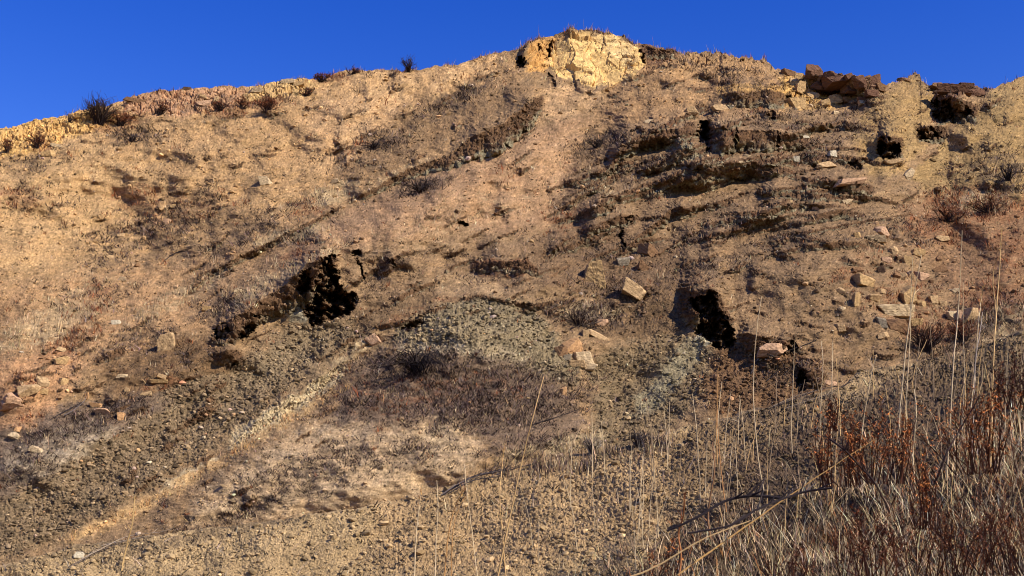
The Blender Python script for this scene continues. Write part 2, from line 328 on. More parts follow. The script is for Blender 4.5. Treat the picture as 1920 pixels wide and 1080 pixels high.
# (outline or strip, colour, softness px, strength, roughness or None)
SOIL = [
 ([(-420,200),(640,100),(1000,60),(1020,200),(760,330),(420,430),(120,520),(-420,560)], (178,132,84), 60, 0.9, 0.8),
 ([(-420,250),(150,250),(330,330),(250,480),(60,560),(-420,520)], (182,138,90), 30, 0.55, 0.7),
 ([(600,170),(760,190),(780,260),(700,330),(600,330),(560,260)], (190,142,96), 30, 0.7, 0.7),
 ([(640,140),(760,135),(900,110),(960,110),(930,150),(800,180),(700,200),(620,180)], (200,150,98), 18, 0.6, 1.0),
 ([(-420,560),(100,520),(330,500),(520,440),(640,390),(700,400),(520,540),(330,640),(100,720),(-420,760)], (170,124,82), 35, 0.8, 0.7),
 ([(330,560),(470,490),(560,470),(600,490),(540,530),(430,590),(330,610)], (150,112,78), 25, 0.6, 0.7),
 ([(760,200),(900,150),(1000,140),(1030,160),(960,215),(860,262),(740,320),(620,370),(560,360),(680,280)], (130, 96, 65), 26, 0.75, 0.9),
 ([(1030,150),(1130,170),(1110,205),(1040,225),(985,240),(1000,200)], (178,134,92), 8, 0.9, 0.9),
 ([(1060,225),(1120,205),(1100,300),(1060,400),(1000,440),(860,430),(640,480),(480,500),(560,450),(700,372),(860,300),(980,245)], (166,122,86), 26, 0.9, 0.45),
 ([(1180,110),(1440,110),(1500,200),(1420,230),(1300,215),(1130,250),(1090,330),(1060,300),(1110,210)], (162,118,76), 22, 0.8, 0.8),
 ([(1230,110),(1330,100),(1440,112),(1470,150),(1400,150),(1290,150),(1220,140)], (178,130,80), 12, 0.6, 1.1),
 ([(1100,250),(1320,230),(1500,260),(1640,360),(1700,460),(1560,470),(1380,480),(1200,520),(1020,460)], (136, 101, 70), 35, 0.8, 0.8),
 ([(1340,160),(1480,160),(1490,205),(1400,200),(1350,196)], (190,138,66), 8, 0.8, 1.0),
 ([(1455,132),(1500,135),(1560,170),(1610,180),(1560,205),(1490,205),(1475,170)], (196,144,72), 8, 0.9, 1.3),
 ([(1500,110),(1660,130),(1655,165),(1620,185),(1570,165),(1520,160)], (128,92,68), 6, 0.95, 1.2),
 ([(1735,150),(1860,160),(1840,180),(1750,182)], (112,76,58), 6, 0.9, 1.2),
 ([(1190,75),(1280,98),(1260,112),(1220,125),(1205,100)], (118,78,50), 5, 0.9, 1.3),
 ([(1620,200),(1680,155),(1730,140),(1755,180),(1745,260),(1690,330),(1620,330),(1600,260)], (164,124,72), 12, 0.85, 1.0),
 ([(1860,160),(1920,140),(2380,80),(2380,420),(1900,390),(1760,380),(1700,330),(1780,260),(1840,200)], (160,122,72), 10, 0.9, 0.9),
 ([(1660,390),(1760,360),(1900,380),(2380,400),(2380,560),(1900,580),(1780,560),(1720,480)], (146,102,68), 34, 0.7, 0.8),
 ([(1800,560),(2380,520),(2380,640),(1900,620),(1790,640)], (112,80,58), 16, 0.7, 0.9),
 ([(1360,440),(1560,430),(1720,470),(1780,560),(1700,680),(1560,720),(1420,640),(1360,560),(1280,520)], (137, 102, 70), 28, 0.85, 0.9),
 ([(1000,430),(1180,430),(1300,470),(1340,540),(1250,560),(1120,560),(1010,540),(960,480)], (114, 83, 58), 24, 0.8, 1.0),
 ([(1140,540),(1300,560),(1300,620),(1220,640),(1120,640),(1060,600)], (104,76,52), 16, 0.8, 1.1),
 ([(640,480),(760,460),(900,440),(1000,470),(1010,560),(880,560),(740,560),(680,540),(640,520)], (144, 108, 76), 18, 0.7, 0.8),
 ([(800,520),(900,515),(960,540),(1000,556),(900,556),(820,556)], (176,136,96), 10, 0.7, 0.5),
 ([(880,492),(950,484),(1010,494),(1000,520),(930,520),(885,514)], (120,76,46), 6, 0.9, 1.2),
 ([(640,600),(720,560),(830,530),(820,570),(720,620),(700,660),(640,700),(560,700)], (124,92,62), 12, 0.8, 0.9),
 ([(180,690),(330,620),(420,650),(480,690),(420,760),(300,780),(200,740)], (112,80,52), 16, 0.8, 1.0),
 ([(640,600),(690,610),(700,660),(650,690),(540,740),(430,820),(300,910),(150,1000),(0,1060),(-420,1110),(-420,960),(-60,920),(120,850),(250,780),(330,720),(440,690),(540,600)], (128,101,74), 26, 0.9, 1.4),
 ([(600,600),(650,620),(560,700),(480,740),(440,720),(520,640)], (136, 110, 82), 18, 0.7, 1.2),
 ([(560,560),(600,560),(590,600),(550,610),(530,590)], (150,138,118), 8, 0.7, 1.1),
 ([(-420,760),(30,760),(160,760),(300,730),(330,760),(200,820),(120,880),(0,940),(-420,960)], (112,88,74), 18, 0.8, 0.9),
 ([(60,830),(150,790),(230,790),(190,840),(90,890),(0,900),(0,850)], (186,156,126), 16, 0.6, 0.8),
 ([(0,690),(110,640),(160,670),(130,740),(60,800),(-420,830),(-420,700)], (182,128,84), 14, 0.8, 0.9),
 ([(760,600),(840,566),(900,556),(980,566),(1030,610),(1090,690),(1080,730),(960,690),(820,660),(730,650)], (134,112,84), 14, 0.9, 1.5),
 ([(640,740),(700,650),(850,655),(1000,685),(1060,730),(1110,800),(1060,850),(960,860),(900,830),(870,780),(740,800),(600,830),(560,830)], (116,90,74), 26, 0.8, 1.0),
 ([(740,648),(860,646),(1000,662),(1010,676),(860,664),(740,660)], (176,148,116), 8, 0.7, 0.9),
 ([(560,800),(640,790),(720,815),(820,780),(880,800),(920,850),(840,915),(640,955),(450,978),(300,1000),(420,900)], (192,154,116), 30, 0.68, 0.8),
 ([(820,790),(870,800),(860,840),(800,850),(780,820)], (206,168,126), 14, 0.5, 0.6),
 ([(640,678),(660,684),(620,730),(560,780),(480,826),(430,846),(420,830),(500,770),(560,735)], (192,162,122), 10, 0.8, 1.1),
 ([(430,836),(400,870),(300,930),(260,950),(320,900)], (176,150,118), 6, 0.8, 0.9),
 ([(640,738),(540,795),(430,866),(330,926),(230,978),(130,1020),(120,1004),(230,958),(330,904),(430,846),(540,776),(640,718)], (196,148,92), 9, 0.88, 0.3),
 ([(560,700),(680,630),(740,610),(720,650),(640,690),(560,730)], (150,116,80), 10, 0.7, 0.5),
 ([(1290,620),(1340,660),(1330,720),(1280,790),(1190,840),(1060,850),(1110,790),(1120,730),(1090,690),(1150,650)], (126,100,72), 16, 0.9, 1.2),
 ([(1296,628),(1330,650),(1290,700),(1230,770),(1180,800),(1190,750),(1250,680)], (152,136,108), 16, 0.6, 1.0),
 ([(1310,620),(1332,640),(1326,654),(1300,640)], (204,186,156), 5, 0.85, 1.0),
 ([(1340,650),(1480,640),(1560,700),(1560,730),(1440,770),(1330,780),(1310,740)], (108,74,48), 14, 0.9, 1.3),
 ([(470,150),(560,145),(600,150),(590,170),(500,190),(450,190)], (208,160,96), 8, 0.8, 1.0),
 ([(230,180),(330,160),(470,160),(450,200),(380,215),(280,220),(230,205)], (186,132,94), 8, 0.8, 0.9),
 ([(-420,280),(-420,230),(60,220),(160,205),(240,215),(220,235),(150,250),(60,290),(0,300)], (216,160,84), 6, 0.95, 1.1),
 ([(978,100),(1030,66),(1100,55),(1040,75),(1040,110),(1020,140),(990,140)], (206,144,66), 6, 0.9, 1.0),
 ([(1040,75),(1110,60),(1165,68),(1200,92),(1215,125),(1200,140),(1140,160),(1110,160),(1050,140),(1030,120)], (238,184,106), 6, 0.95, 0.8),
 ([(1120,68),(1170,72),(1195,100),(1180,130),(1150,110)], (232,188,128), 10, 0.6, 0.8),
]
def soils(px, py, base, wx, wy, fx, fy, table):
    col = np.empty(px.shape + (3,), F32); col[:] = lin(base)
    rough = np.full(px.shape, 0.6, F32)
    qx, qy = px + wx * 1.7 + fx * 1.6, py + wy * 1.5 + fy * 1.4
    edge = (fbm(px / 22, py / 12, 4, 61, 0.7) * 0.5).astype(F32)
    for pts, c, soft, st, rg in table:
        xs = [q[0] for q in pts]; ys = [q[1] for q in pts]; mg = soft * 2 + 30
        m = (px > min(xs) - mg) & (px < max(xs) + mg) & (py > min(ys) - mg) & (py < max(ys) + mg)
        if not m.any(): continue
        mk = samp(poly_canvas(pts, soft), qx[m], qy[m]); mk = mk + edge[m] * np.minimum(1, 4 * mk)
        mk = sstep(0.25, 0.75, mk) * st
        col[m] += (lin(c).astype(F32) - col[m]) * mk[:, None]
        if rg is not None: rough[m] += (rg - rough[m]) * mk
    return col, rough
CLR, ROUGH = soils(PX, PY, (148, 111, 76), WXn, WYn, FXn, FYn, SOIL)

# plant cover: (x, y, half width, half height, angle, density) of burnt, rusty and straw coloured growth
BURNT = [(300,430,130,45,-20,.5),(245,258,60,18,0,.6),(60,370,70,40,0,.3),(850,190,75,16,-30,.75),(715,265,45,22,-10,.7),(790,350,48,14,-12,1.0),(1120,270,60,24,-20,.6),
 (1450,232,70,14,8,.6),(1500,215,60,14,-20,.6),(1560,255,90,20,-10,.5),(1390,150,70,25,5,.45),(780,690,110,32,-4,.9),(920,750,170,56,-4,.95),(700,740,90,40,-20,.75),(1090,590,80,26,5,.8),
 (250,640,70,24,-15,.5),(480,430,120,24,-28,.4),(730,510,50,20,-35,.6),(430,570,60,18,-28,.6),(180,560,90,40,-20,.35),(560,445,40,10,-10,.6),(960,240,60,30,-30,.3),
 (150,800,130,24,-22,.8),(60,880,80,24,-20,.6),(1460,455,60,20,0,.55),(1330,440,60,18,-15,.5),(1700,440,60,24,20,.5),(1880,340,60,60,0,.5),
 (1760,650,60,30,-10,.8),(1850,600,90,40,-14,.7),(1500,700,80,24,-12,.5),(460,960,200,16,-22,.6),(640,900,120,22,-20,.3),(1000,840,90,26,-12,.7),(640,860,90,30,-10,.6),(760,850,110,30,-8,.55),(520,900,120,24,-24,.5),(850,800,80,30,0,.5),
 (1250,300,40,8,-16,.4),(1100,470,70,24,0,.4),(1540,300,40,20,10,.5),(330,690,60,30,-20,.3),(250,750,40,14,-20,.5),(500,190,60,14,-10,.4),(410,200,90,18,-6,.35),(70,300,80,24,-10,.4),
 (1160,540,80,26,0,.5),(200,480,60,40,60,.45),(640,300,60,20,-10,.3),(1350,500,90,24,-10,.4),(1600,450,90,20,0,.3),(900,520,40,10,0,.2),(1290,120,70,10,5,.4),(1600,215,60,14,-25,.4)]
RUSTY = [(255,370,50,26,0,.6),(330,400,110,40,-12,.35),(300,190,80,18,-10,.4),(440,205,40,14,-10,.7),(500,195,40,14,-10,.6),(610,148,40,8,-5,.8),(220,230,50,16,-10,.7),(75,268,30,18,0,.6),(135,640,60,20,-20,.7),
 (160,590,40,20,-20,.6),(180,545,30,16,0,.6),(560,480,40,20,-30,.6),(1840,385,90,30,0,1.0),(1780,430,80,30,10,.7),(1890,470,50,50,0,.6),(1860,560,70,40,0,.6),(1700,560,70,40,0,.5),(1590,520,30,20,0,.5),
 (1770,610,70,30,-10,.6),(40,720,30,26,0,.6),(45,780,30,20,0,.5),(300,720,40,14,-10,.5),(650,710,40,20,-30,.3),(800,740,200,40,-5,.35),(660,280,50,16,-10,.3),(1440,310,80,16,-4,.3),(1060,410,60,30,-10,.4),
 (960,330,60,30,0,.3),(40,370,50,20,0,.5),(760,590,40,10,-25,.5),(840,560,40,8,-10,.4),(1480,170,40,10,0,.3),(1650,480,60,30,0,.3),(900,140,60,12,-15,.3),(580,390,40,20,-20,.5)]
STRAW = [(545,442,60,12,-10,1.0),(622,364,46,16,-20,.9),(90,610,100,30,-20,.8),(330,560,110,20,-28,.5),(500,530,90,20,-30,.6),(600,480,60,14,-30,.6),(1100,585,60,16,0,.6),(1830,380,60,20,0,.7),(760,320,60,12,-22,.4),
 (860,410,200,40,-20,.25),(1200,330,110,10,-18,.3),(1000,850,80,16,-12,.5),(1080,830,60,14,-10,.8),(660,660,40,14,-35,.6),(1880,600,60,24,-10,.6),(1900,650,60,30,-10,.6),(150,550,80,20,-14,.4),(1130,360,40,8,0,.4),(840,300,60,10,-25,.3)]
def density(px, py, table, seed, extra=0.0):
    out = np.full(px.shape, extra, F32)
    for (x, y, a, b, ang, dn) in table:
        c, s = math.cos(R(ang)), math.sin(R(ang)); dx, dy = px - x, py - y
        u, v = (dx * c + dy * s) / a, (-dx * s + dy * c) / b
        q = u * u + v * v; m = q < 6
        out[m] = np.maximum(out[m], dn * np.exp(-(q[m] ** 1.5) * 0.6))
    n = fbm(px / 26, py / 13, 3, seed)
    return np.clip(out * (1.15 + n * 1.3) + n * 0.25 * (extra > 0), 0, 1)
ROUGH = np.where(ROUGH < 0.95, ROUGH * 0.62, ROUGH)
PEAK = samp(poly_canvas([(968,128),(980,92),(1000,70),(1060,45),(1120,45),(1175,58),(1200,85),(1222,118),(1210,140),(1160,150),(1138,172),(1100,176),(1050,152),(1028,140),(1040,118),(1000,134)], 6), QX, QY)
ROUGH = ROUGH * (1 - 0.6 * PEAK)
DB = density(PX, PY, BURNT, 71, 0.06); DR = density(PX, PY, RUSTY, 75, 0.03); DS = density(PX, PY, STRAW, 79, 0.03)
# litter and ash lying on the soil under that growth
def stain(col, px, py, db, dr, ds):
    for dn, c, st, sd in ((db, (92, 70, 56), 0.6, 81), (dr, (136, 84, 52), 0.55, 83), (ds, (176, 146, 108), 0.5, 85)):
        n = fbm(px / 7.5, py / 4.5, 3, sd)
        mk = sstep(0.25, 0.65, dn * 0.9 + n * 0.42) * st * sstep(0.02, 0.2, dn)
        col += (lin(c).astype(F32) - col) * mk[..., None]
stain(CLR, PX, PY, DB, DR, DS)
# raw soil in the scarp faces: dark brown above, grey towards the foot, streaked downhill
stre = fbm(PX / 4.2, PY / 26, 3, 91)
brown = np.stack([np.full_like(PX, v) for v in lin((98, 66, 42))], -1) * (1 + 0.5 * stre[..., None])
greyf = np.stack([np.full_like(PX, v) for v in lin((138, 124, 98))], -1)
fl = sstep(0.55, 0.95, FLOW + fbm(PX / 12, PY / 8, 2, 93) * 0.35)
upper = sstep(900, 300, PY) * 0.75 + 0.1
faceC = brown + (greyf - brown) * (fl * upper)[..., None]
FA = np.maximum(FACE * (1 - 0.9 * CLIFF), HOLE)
wht = samp(poly_canvas([(400,850),(400,790),(560,700),(660,660),(680,700),(560,800)], 8), PX, PY)   # the pale gully wall keeps its own soil
FA = FA * (1 - wht)
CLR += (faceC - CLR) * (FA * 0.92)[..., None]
CLR += (lin((104, 73, 46)).astype(F32) * (1 + 0.5 * fbm(PX / 9, PY / 7, 3, 95))[..., None] - CLR) * (HOLE * 0.7)[..., None]   # brown inner soil, its colour kept dark to deepen the shade in the hollows
# strata below the cliff
st_m = samp(poly_canvas([(1030,150),(1130,170),(1110,205),(1040,228),(985,240),(1000,200)], 6), QX, QY)
st_n = perlin(PX / 60 + 3, (PY - PX * 0.22) / 3.2, 97) * 0.6 + perlin(PX / 30, (PY - PX * 0.22) / 7, 98) * 0.4
CLR *= 1 + (st_m * st_n * 0.55)[..., None]
# colour grain
g1 = fbm(PX / 60, PY / 36, 3, 101); g2 = fbm(PX / 13, PY / 7, 3, 105) + 0.5 * perlin(PX / 26, PY / 5, 107); g3 = perlin(PX / 3.6, PY / 2.6, 109)
CLR *= (1 + 0.26 * g1 + 0.34 * g2 + 0.26 * g3)[..., None]
hue = fbm(PX / 34, PY / 20, 2, 111)
CLR[..., 0] *= 1 + 0.05 * hue; CLR[..., 2] *= 1 - 0.10 * hue
f1, f2, cid = worley(PX / 7, PY / 4.6, 3)
chip = (cid > 0.86) & (f1 < 0.32)
CLR *= np.random.default_rng(6).lognormal(0, 0.20 - 0.1 * PEAK, PX.shape).astype(F32)[..., None]
CLR[chip] *= 1.35
CLR[(cid < 0.10) & (f1 < 0.36)] *= 0.55
CLR = tone(CLR)

# ------------------------------------------------------------------ fine relief
def relief(px, py, rough, cliff, face):
    d = fbm(px / 30, py / 18, 2, 121) * 2.2
    d += (0.35 - np.abs(fbm(px / 13, py / 8, 2, 125))) * 3.4 * rough
    d += perlin(px / 5.6, py / 3.6, 129) * 1.0 * rough
    d += perlin(px / 4.6, py / 2.2, 133) * 0.7 * rough
    f1, f2, cid = worley(px / 9, py / 6, 9)
    d += np.where(cid > 0.45, np.maximum(0, 0.30 - f1 * f1) * 9 * sstep(0.75, 1.35, rough), 0)
    f1, f2, cid = worley(px / 24 + fbm(px / 14, py / 12, 3, 141) * 0.6, py / 19 + fbm(px / 16, py / 12, 2, 143) * 0.5, 15)
    big = 1 - sstep(930, 970, px) * (1 - sstep(1230, 1260, px))      # the high cliff breaks in larger planes
    d += cliff * big * ((cid - 0.5) * 6 - 5 * (1 - sstep(0.02, 0.14, f2 - f1)))
    g1, g2, pl = worley(px / 30 + fbm(px / 30, py / 22, 2, 171) * 0.25, py / 24 + fbm(px / 26, py / 22, 2, 173) * 0.25, 23, True)
    h1, h2, pm_ = worley(px / 12 + fbm(px / 12, py / 9, 2, 175) * 0.2, py / 10, 27, True)
    d += cliff * (pl * (4 + 3 * (1 - big)) + pm_ * 2.2 - 3.5 * (1 - sstep(0.01, 0.06, g2 - g1)) * (1 - big))
    f1, f2, cid = worley(px / 8 + fbm(px / 9, py / 9, 2, 151) * 0.5, py / 9, 19)
    d += face * (perlin(px / 8, py / 14, 145) * 1.2 + perlin(px / 6, py / 5, 147) * 1.3 + (cid - 0.5) * 3.6 - 2.4 * (1 - sstep(0.02, 0.2, f2 - f1)))
    led = perlin(px / 34 + 0.3 * fbm(px / 30, py / 20, 2, 153), py / 5.5, 155)
    d += sstep(0.1, 0.7, led) * 2.6 * np.clip(0.3 + fbm(px / 90, py / 60, 2, 157) * 1.6, 0, 1)
    return d
DISP = relief(PX, PY, ROUGH, np.maximum(CLIFF, 0), FACE)
rimfade = np.minimum(1, (PY - top[None, :]) / 14 + 0.35)
_w = np.random.default_rng(5)
DISP = DISP * rimfade + _w.normal(0, 0.24, DISP.shape).astype(F32) * (0.5 + 0.6 * ROUGH)
YY = BY + dY
PA, PB = ray(PX, PY)
pm = BY / FPX
XW = PA * YY; YW = YY - 0.6 * DISP * pm; ZW = CAMZ + PB * YY + 0.8 * DISP * pm

def material(name, attr=True, color=(.5, .5, .5), rough=0.95, grain=0.25, scale=30.0, bump=0.3, bdist=0.02, var=None):
    m = bpy.data.materials.new(name); m.use_nodes = True
    n = m.node_tree.nodes; l = m.node_tree.links; b = n['Principled BSDF']
    b.inputs['Roughness'].default_value = rough; b.inputs['Specular IOR Level'].default_value = 0.106
    tc = n.new('ShaderNodeTexCoord'); no = n.new('ShaderNodeTexNoise')
    no.inputs['Scale'].default_value = scale; no.inputs['Detail'].default_value = 5; no.inputs['Roughness'].default_value = 0.65
    l.new(tc.outputs['Object'], no.inputs['Vector'])
    mr = n.new('ShaderNodeMapRange'); mr.inputs[1].default_value = 0.25; mr.inputs[2].default_value = 0.75
    mr.inputs[3].default_value = 1 - grain; mr.inputs[4].default_value = 1 + grain
    l.new(no.outputs['Fac'], mr.inputs[0])
    mx = n.new('ShaderNodeVectorMath'); mx.operation = 'SCALE'
    if attr:
        a = n.new('ShaderNodeAttribute'); a.attribute_name = 'Col'; l.new(a.outputs['Color'], mx.inputs[0])
    else:
        mx.inputs[0].default_value = color
    l.new(mr.outputs[0], mx.inputs['Scale']); l.new(mx.outputs[0], b.inputs['Base Color'])
    if bump:
        bp = n.new('ShaderNodeBump'); bp.inputs['Strength'].default_value = bump; bp.inputs['Distance'].default_value = bdist
        l.new(no.outputs['Fac'], bp.inputs['Height']); l.new(bp.outputs[0], b.inputs['Normal'])
    return m

def raw_mesh(name, V, Fq, mat, colors=None, smooth=False, parent=None):
    """one mesh object from numpy arrays; all faces have the same number of corners"""
    me = bpy.data.meshes.new(name); V = np.asarray(V, F32); Fq = np.asarray(Fq, np.int32)
    k = Fq.shape[1]
    me.vertices.add(len(V)); me.vertices.foreach_set('co', V.ravel())
    me.loops.add(Fq.size); me.loops.foreach_set('vertex_index', Fq.ravel())
    me.polygons.add(len(Fq)); me.polygons.foreach_set('loop_start', np.arange(0, Fq.size, k, dtype=np.int32))
    me.polygons.foreach_set('use_smooth', np.full(len(Fq), smooth, bool))
    me.update(calc_edges=True)
    if colors is not None:
        at = me.color_attributes.new('Col', 'FLOAT_COLOR', 'POINT')
        c = np.ones((len(V), 4), F32); c[:, :3] = colors; at.data.foreach_set('color', c.ravel())
    if mat: me.materials.append(mat)
    o = bpy.data.objects.new(name, me); COL.objects.link(o)
    if parent is not None: o.parent = parent
    return o
def grid_faces(nr, nc):
    i = np.arange(nr * nc, dtype=np.int32).reshape(nr, nc)
    return np.stack([i[:-1, :-1].ravel(), i[:-1, 1:].ravel(), i[1:, 1:].ravel(), i[1:, :-1].ravel()], -1)
def tag(o, label=None, cat=None, group=None, kind=None):
    if label: o['label'] = label
    if cat: o['category'] = cat
    if group: o['group'] = group
    if kind: o['kind'] = kind
    return o

# back of the ridge: rolls over and falls away
NB = 14
bx, by_, bz = XW[-1], YW[-1], ZW[-1]
back = []
for i in range(1, NB + 1):
    s = (i / NB) ** 1.8
    back.append(np.stack([bx, by_ + 0.25 + 60 * s, bz + 0.05 - 30 * s - 3 * s * s], -1))
V = np.concatenate([np.stack([XW, YW, ZW], -1)] + [b[None] for b in back], 0)
C = np.concatenate([CLR, np.repeat(CLR[-1:], NB, 0)], 0)
def widen(V, C, n, step, stretch):
    """carry a slope on beyond both ends: its own relief turned over at the edge, a little stretched"""
    i = np.arange(step, n * step, step)
    def side(e, idx):
        P = V[:, idx].copy(); E = V[:, e:e + 1] if e >= 0 else V[:, e:]
        P[..., 0] = E[..., 0] + stretch * (E[..., 0] - P[..., 0]); return P
    L = side(0, i)[:, ::-1]; Rr = side(-1, V.shape[1] - 1 - i)
    return np.concatenate([L, V, Rr], 1), np.concatenate([C[:, i][:, ::-1], C, C[:, V.shape[1] - 1 - i]], 1)
def skirt(V, C, n, floor, slope):
    drop = V[0, :, 2] - floor; rows = []; cs = []
    for k in range(n, 0, -1):
        P = V[0].copy(); f = k / n; P[:, 2] -= drop * f; P[:, 1] -= np.maximum(drop, 0) * f / slope
        P[:, 0] *= P[:, 1] / V[0, :, 1]; m = min(1, (n - k) / 6) * 0 + min(1, k / 5)
        P[:, 2] += (fbm(P[:, 0] * 0.5, P[:, 1] * 0.5, 3, 301) * 0.6 + fbm(P[:, 0] * 2.5, P[:, 1] * 2.5, 2, 303) * 0.12) * m; rows.append(P)
        nv = fbm(P[:, 0] * 0.8, P[:, 1] * 0.8, 3, 305) * 0.5 + fbm(P[:, 0] * 4, P[:, 1] * 4, 2, 307) * 0.5
        cs.append(np.clip((C[0] * (1 - m) + C[:60].mean(0) * m) * (1 + m * nv)[:, None], 0.004, 0.9))
    return np.concatenate([np.stack(rows), V], 0), np.concatenate([np.stack(cs), C], 0)
V, C = skirt(V, C, 70, -1.0, 0.95); V, C = widen(V, C, 260, 3, 1.6)
soil_mat = material('weathered soil', grain=0.22, scale=9.0, bump=0.5, bdist=0.03)
hill = raw_mesh('hillside', V.reshape(-1, 3), grid_faces(*V.shape[:2]), soil_mat, C.reshape(-1, 3))
tag(hill, 'steep tan hillside torn by a landslide', None, None, 'structure')
HV = np.stack([XW, YW, ZW], -1)
def on_hill(px, py):
    """point of the hillside seen at a photo pixel (arrays)"""
    px = np.asarray(px, float); py = np.asarray(py, float)
    u = np.clip((px - cols[0]) / DXP, 0, len(cols) - 1.001); i = u.astype(int); fu = (u - i)[..., None]
    tt = row_of(px, py)
    v = np.clip(tt * (NR - 1), 0, NR - 1.001); j = v.astype(int); fv = (v - j)[..., None]
    return (HV[j, i] * (1 - fu) + HV[j, i + 1] * fu) * (1 - fv) + (HV[j + 1, i] * (1 - fu) + HV[j + 1, i + 1] * fu) * fv

# ------------------------------------------------------------------ near slope at the foot of the hill
DN = 1.7
ncols = np.arange(-330, 2260, DN).astype(F32); NN = 420
ntop = np.interp(ncols, NX, NY).astype(F32) + perlin(ncols / 14, ncols * 0, 203) * 3 + perlin(ncols / 5, ncols * 0, 204) * 1.2
tn = np.linspace(0, 1, NN).astype(F32) ** 0.85
nbot = np.full_like(ncols, 1560)
NPX = np.repeat(ncols[None, :], NN, 0); NPY = nbot[None, :] + tn[:, None] * (ntop - nbot)[None, :]
def near_base(px, py):
    T = ray(px, np.maximum(py, np.interp(px, NX, NY) - 20))[1]
    Yb = np.interp(px, [-420, 0, 900, 1300, 1920, 2380], [11.6, 11.0, 10.4, 9.4, 7.6, 6.8])
    Tb = ray(0, 1080)[1]
    s = np.interp(px, [0, 900, 1920], [0.62, 0.58, 0.50])
    r1 = Yb * (1 - Tb / s)
    return r1 / (1 - T / s)
NYB = near_base(NPX, NPY).astype(F32)
nwx = fbm(NPX / 38, NPY / 26, 3, 221) * 9; nwy = fbm(NPX / 38, NPY / 26, 3, 225) * 7
nfx = fbm(NPX / 9, NPY / 6, 2, 231) * 4; nfy = fbm(NPX / 9, NPY / 6, 2, 235) * 3
NSOIL = [
 ([(-420,1010),(400,960),(760,930),(700,1000),(400,1060),(-420,1200)], (178,142,100), 20, 0.7, 1.0),
 ([(700,940),(1000,870),(1300,800),(1420,830),(1300,960),(1000,1080),(700,1080)], (172,132,90), 30, 0.7, 1.2),
 ([(1280,800),(1600,730),(1600,800),(1400,900),(1240,940)], (122,92,64), 24, 0.8, 1.1),
 ([(1400,860),(1600,760),(1700,680),(2380,500),(2380,1600),(1300,1600),(1200,1060)], (92,66,50), 40, 0.85, 1.0),
 ([(1700,690),(1920,620),(2380,520),(2380,700),(1800,760)], (120,92,62), 24, 0.7, 1.2),
]
NCLR, NROUGH = soils(NPX, NPY, (172, 136, 94), nwx, nwy, nfx, nfy, NSOIL)
NBURNT = [(450,985,260,16,-14,.7),(200,1020,200,16,-12,.6),(830,960,120,30,-14,.35),(1150,850,140,16,-10,.7),(1450,770,120,14,-12,.8),(1650,800,200,60,-10,.5),(1700,920,300,90,0,.7),(1400,1000,200,80,0,.5),(600,1040,200,40,0,.2),(1020,960,200,60,0,.2)]
ndb = density(NPX, NPY, NBURNT, 271, 0.16); z0 = np.zeros_like(ndb)
stain(NCLR, NPX, NPY, ndb, z0, z0)
n1 = fbm(NPX / 16, NPY / 11, 3, 251); n2 = fbm(NPX / 6, NPY / 4.6, 2, 255)
crumb = sstep(0.12, 0.40, n1 * 0.7 + n2 * 0.5)                # charred litter lying between the clods
NCLR += (lin((72, 58, 50)).astype(F32) - NCLR) * (crumb * 0.6)[..., None]
NCLR *= (1 + 0.22 * fbm(NPX / 60, NPY / 40, 2, 261) + 0.22 * n2 + 0.25 * perlin(NPX / 3.4, NPY / 2.8, 263))[..., None]
NCLR = tone(NCLR)
ND = relief(NPX, NPY, NROUGH * 1.25, z0, z0) + perlin(NPX / 60, NPY / 34, 281) * 5
ND = ND + _w.normal(0, 0.5, ND.shape).astype(F32)
NCLR = NCLR * _w.lognormal(0, 0.2, ND.shape).astype(F32)[..., None]
ND = ND * np.minimum(1, (NPY - ntop[None, :]) / 10 + 0.3)
na, nb = ray(NPX, NPY); npm = NYB / FPX
NYY = NYB * (1 + 0.02 * fbm(NPX / 160, NPY / 90, 2, 285))
NXW = na * NYY; NYW = NYY - 0.5 * ND * npm; NZW = CAMZ + nb * NYY + 0.85 * ND * npm
nback = []
NK = 70; ncb = []
for i in range(1, NK + 1):
    s = (i / NK) ** 1.7
    ry = NYW[-1] + 0.06 + 14 * s; bump = (fbm(NXW[-1] * 1.3, ry * 1.3, 3, 291) * 0.35 + fbm(NXW[-1] * 6, ry * 6, 2, 293) * 0.06) * min(1, i / 12)
    nback.append(np.stack([NXW[-1], ry, NZW[-1] - 4.2 * s - 1.2 * s * s + bump], -1))
    m_ = min(1, i / 6); nv = fbm(NXW[-1] * 2.2, ry * 2.2, 3, 295) * 0.5 + fbm(NXW[-1] * 9, ry * 9, 2, 297) * 0.45
    ncb.append((NCLR[-1] * (1 - m_) + m_ * NCLR[-40:].mean(0)) * (1 + m_ * nv)[:, None])
V = np.concatenate([np.stack([NXW, NYW, NZW], -1)] + [b[None] for b in nback], 0)
C = np.concatenate([NCLR] + [np.clip(b, 0.004, 0.9)[None] for b in ncb], 0)
V, C = skirt(V, C, 16, -0.6, 0.8); V, C = widen(V, C, 200, 4, 3.5)
near_mat = material('cloddy soil', grain=0.25, scale=40.0, bump=0.5, bdist=0.01)
tag(raw_mesh('near_slope', V.reshape(-1, 3), grid_faces(*V.shape[:2]), near_mat, C.reshape(-1, 3)), 'cloddy bare slope rising from the foot of the hill', None, None, 'structure')
NV = np.stack([NXW, NYW, NZW], -1)
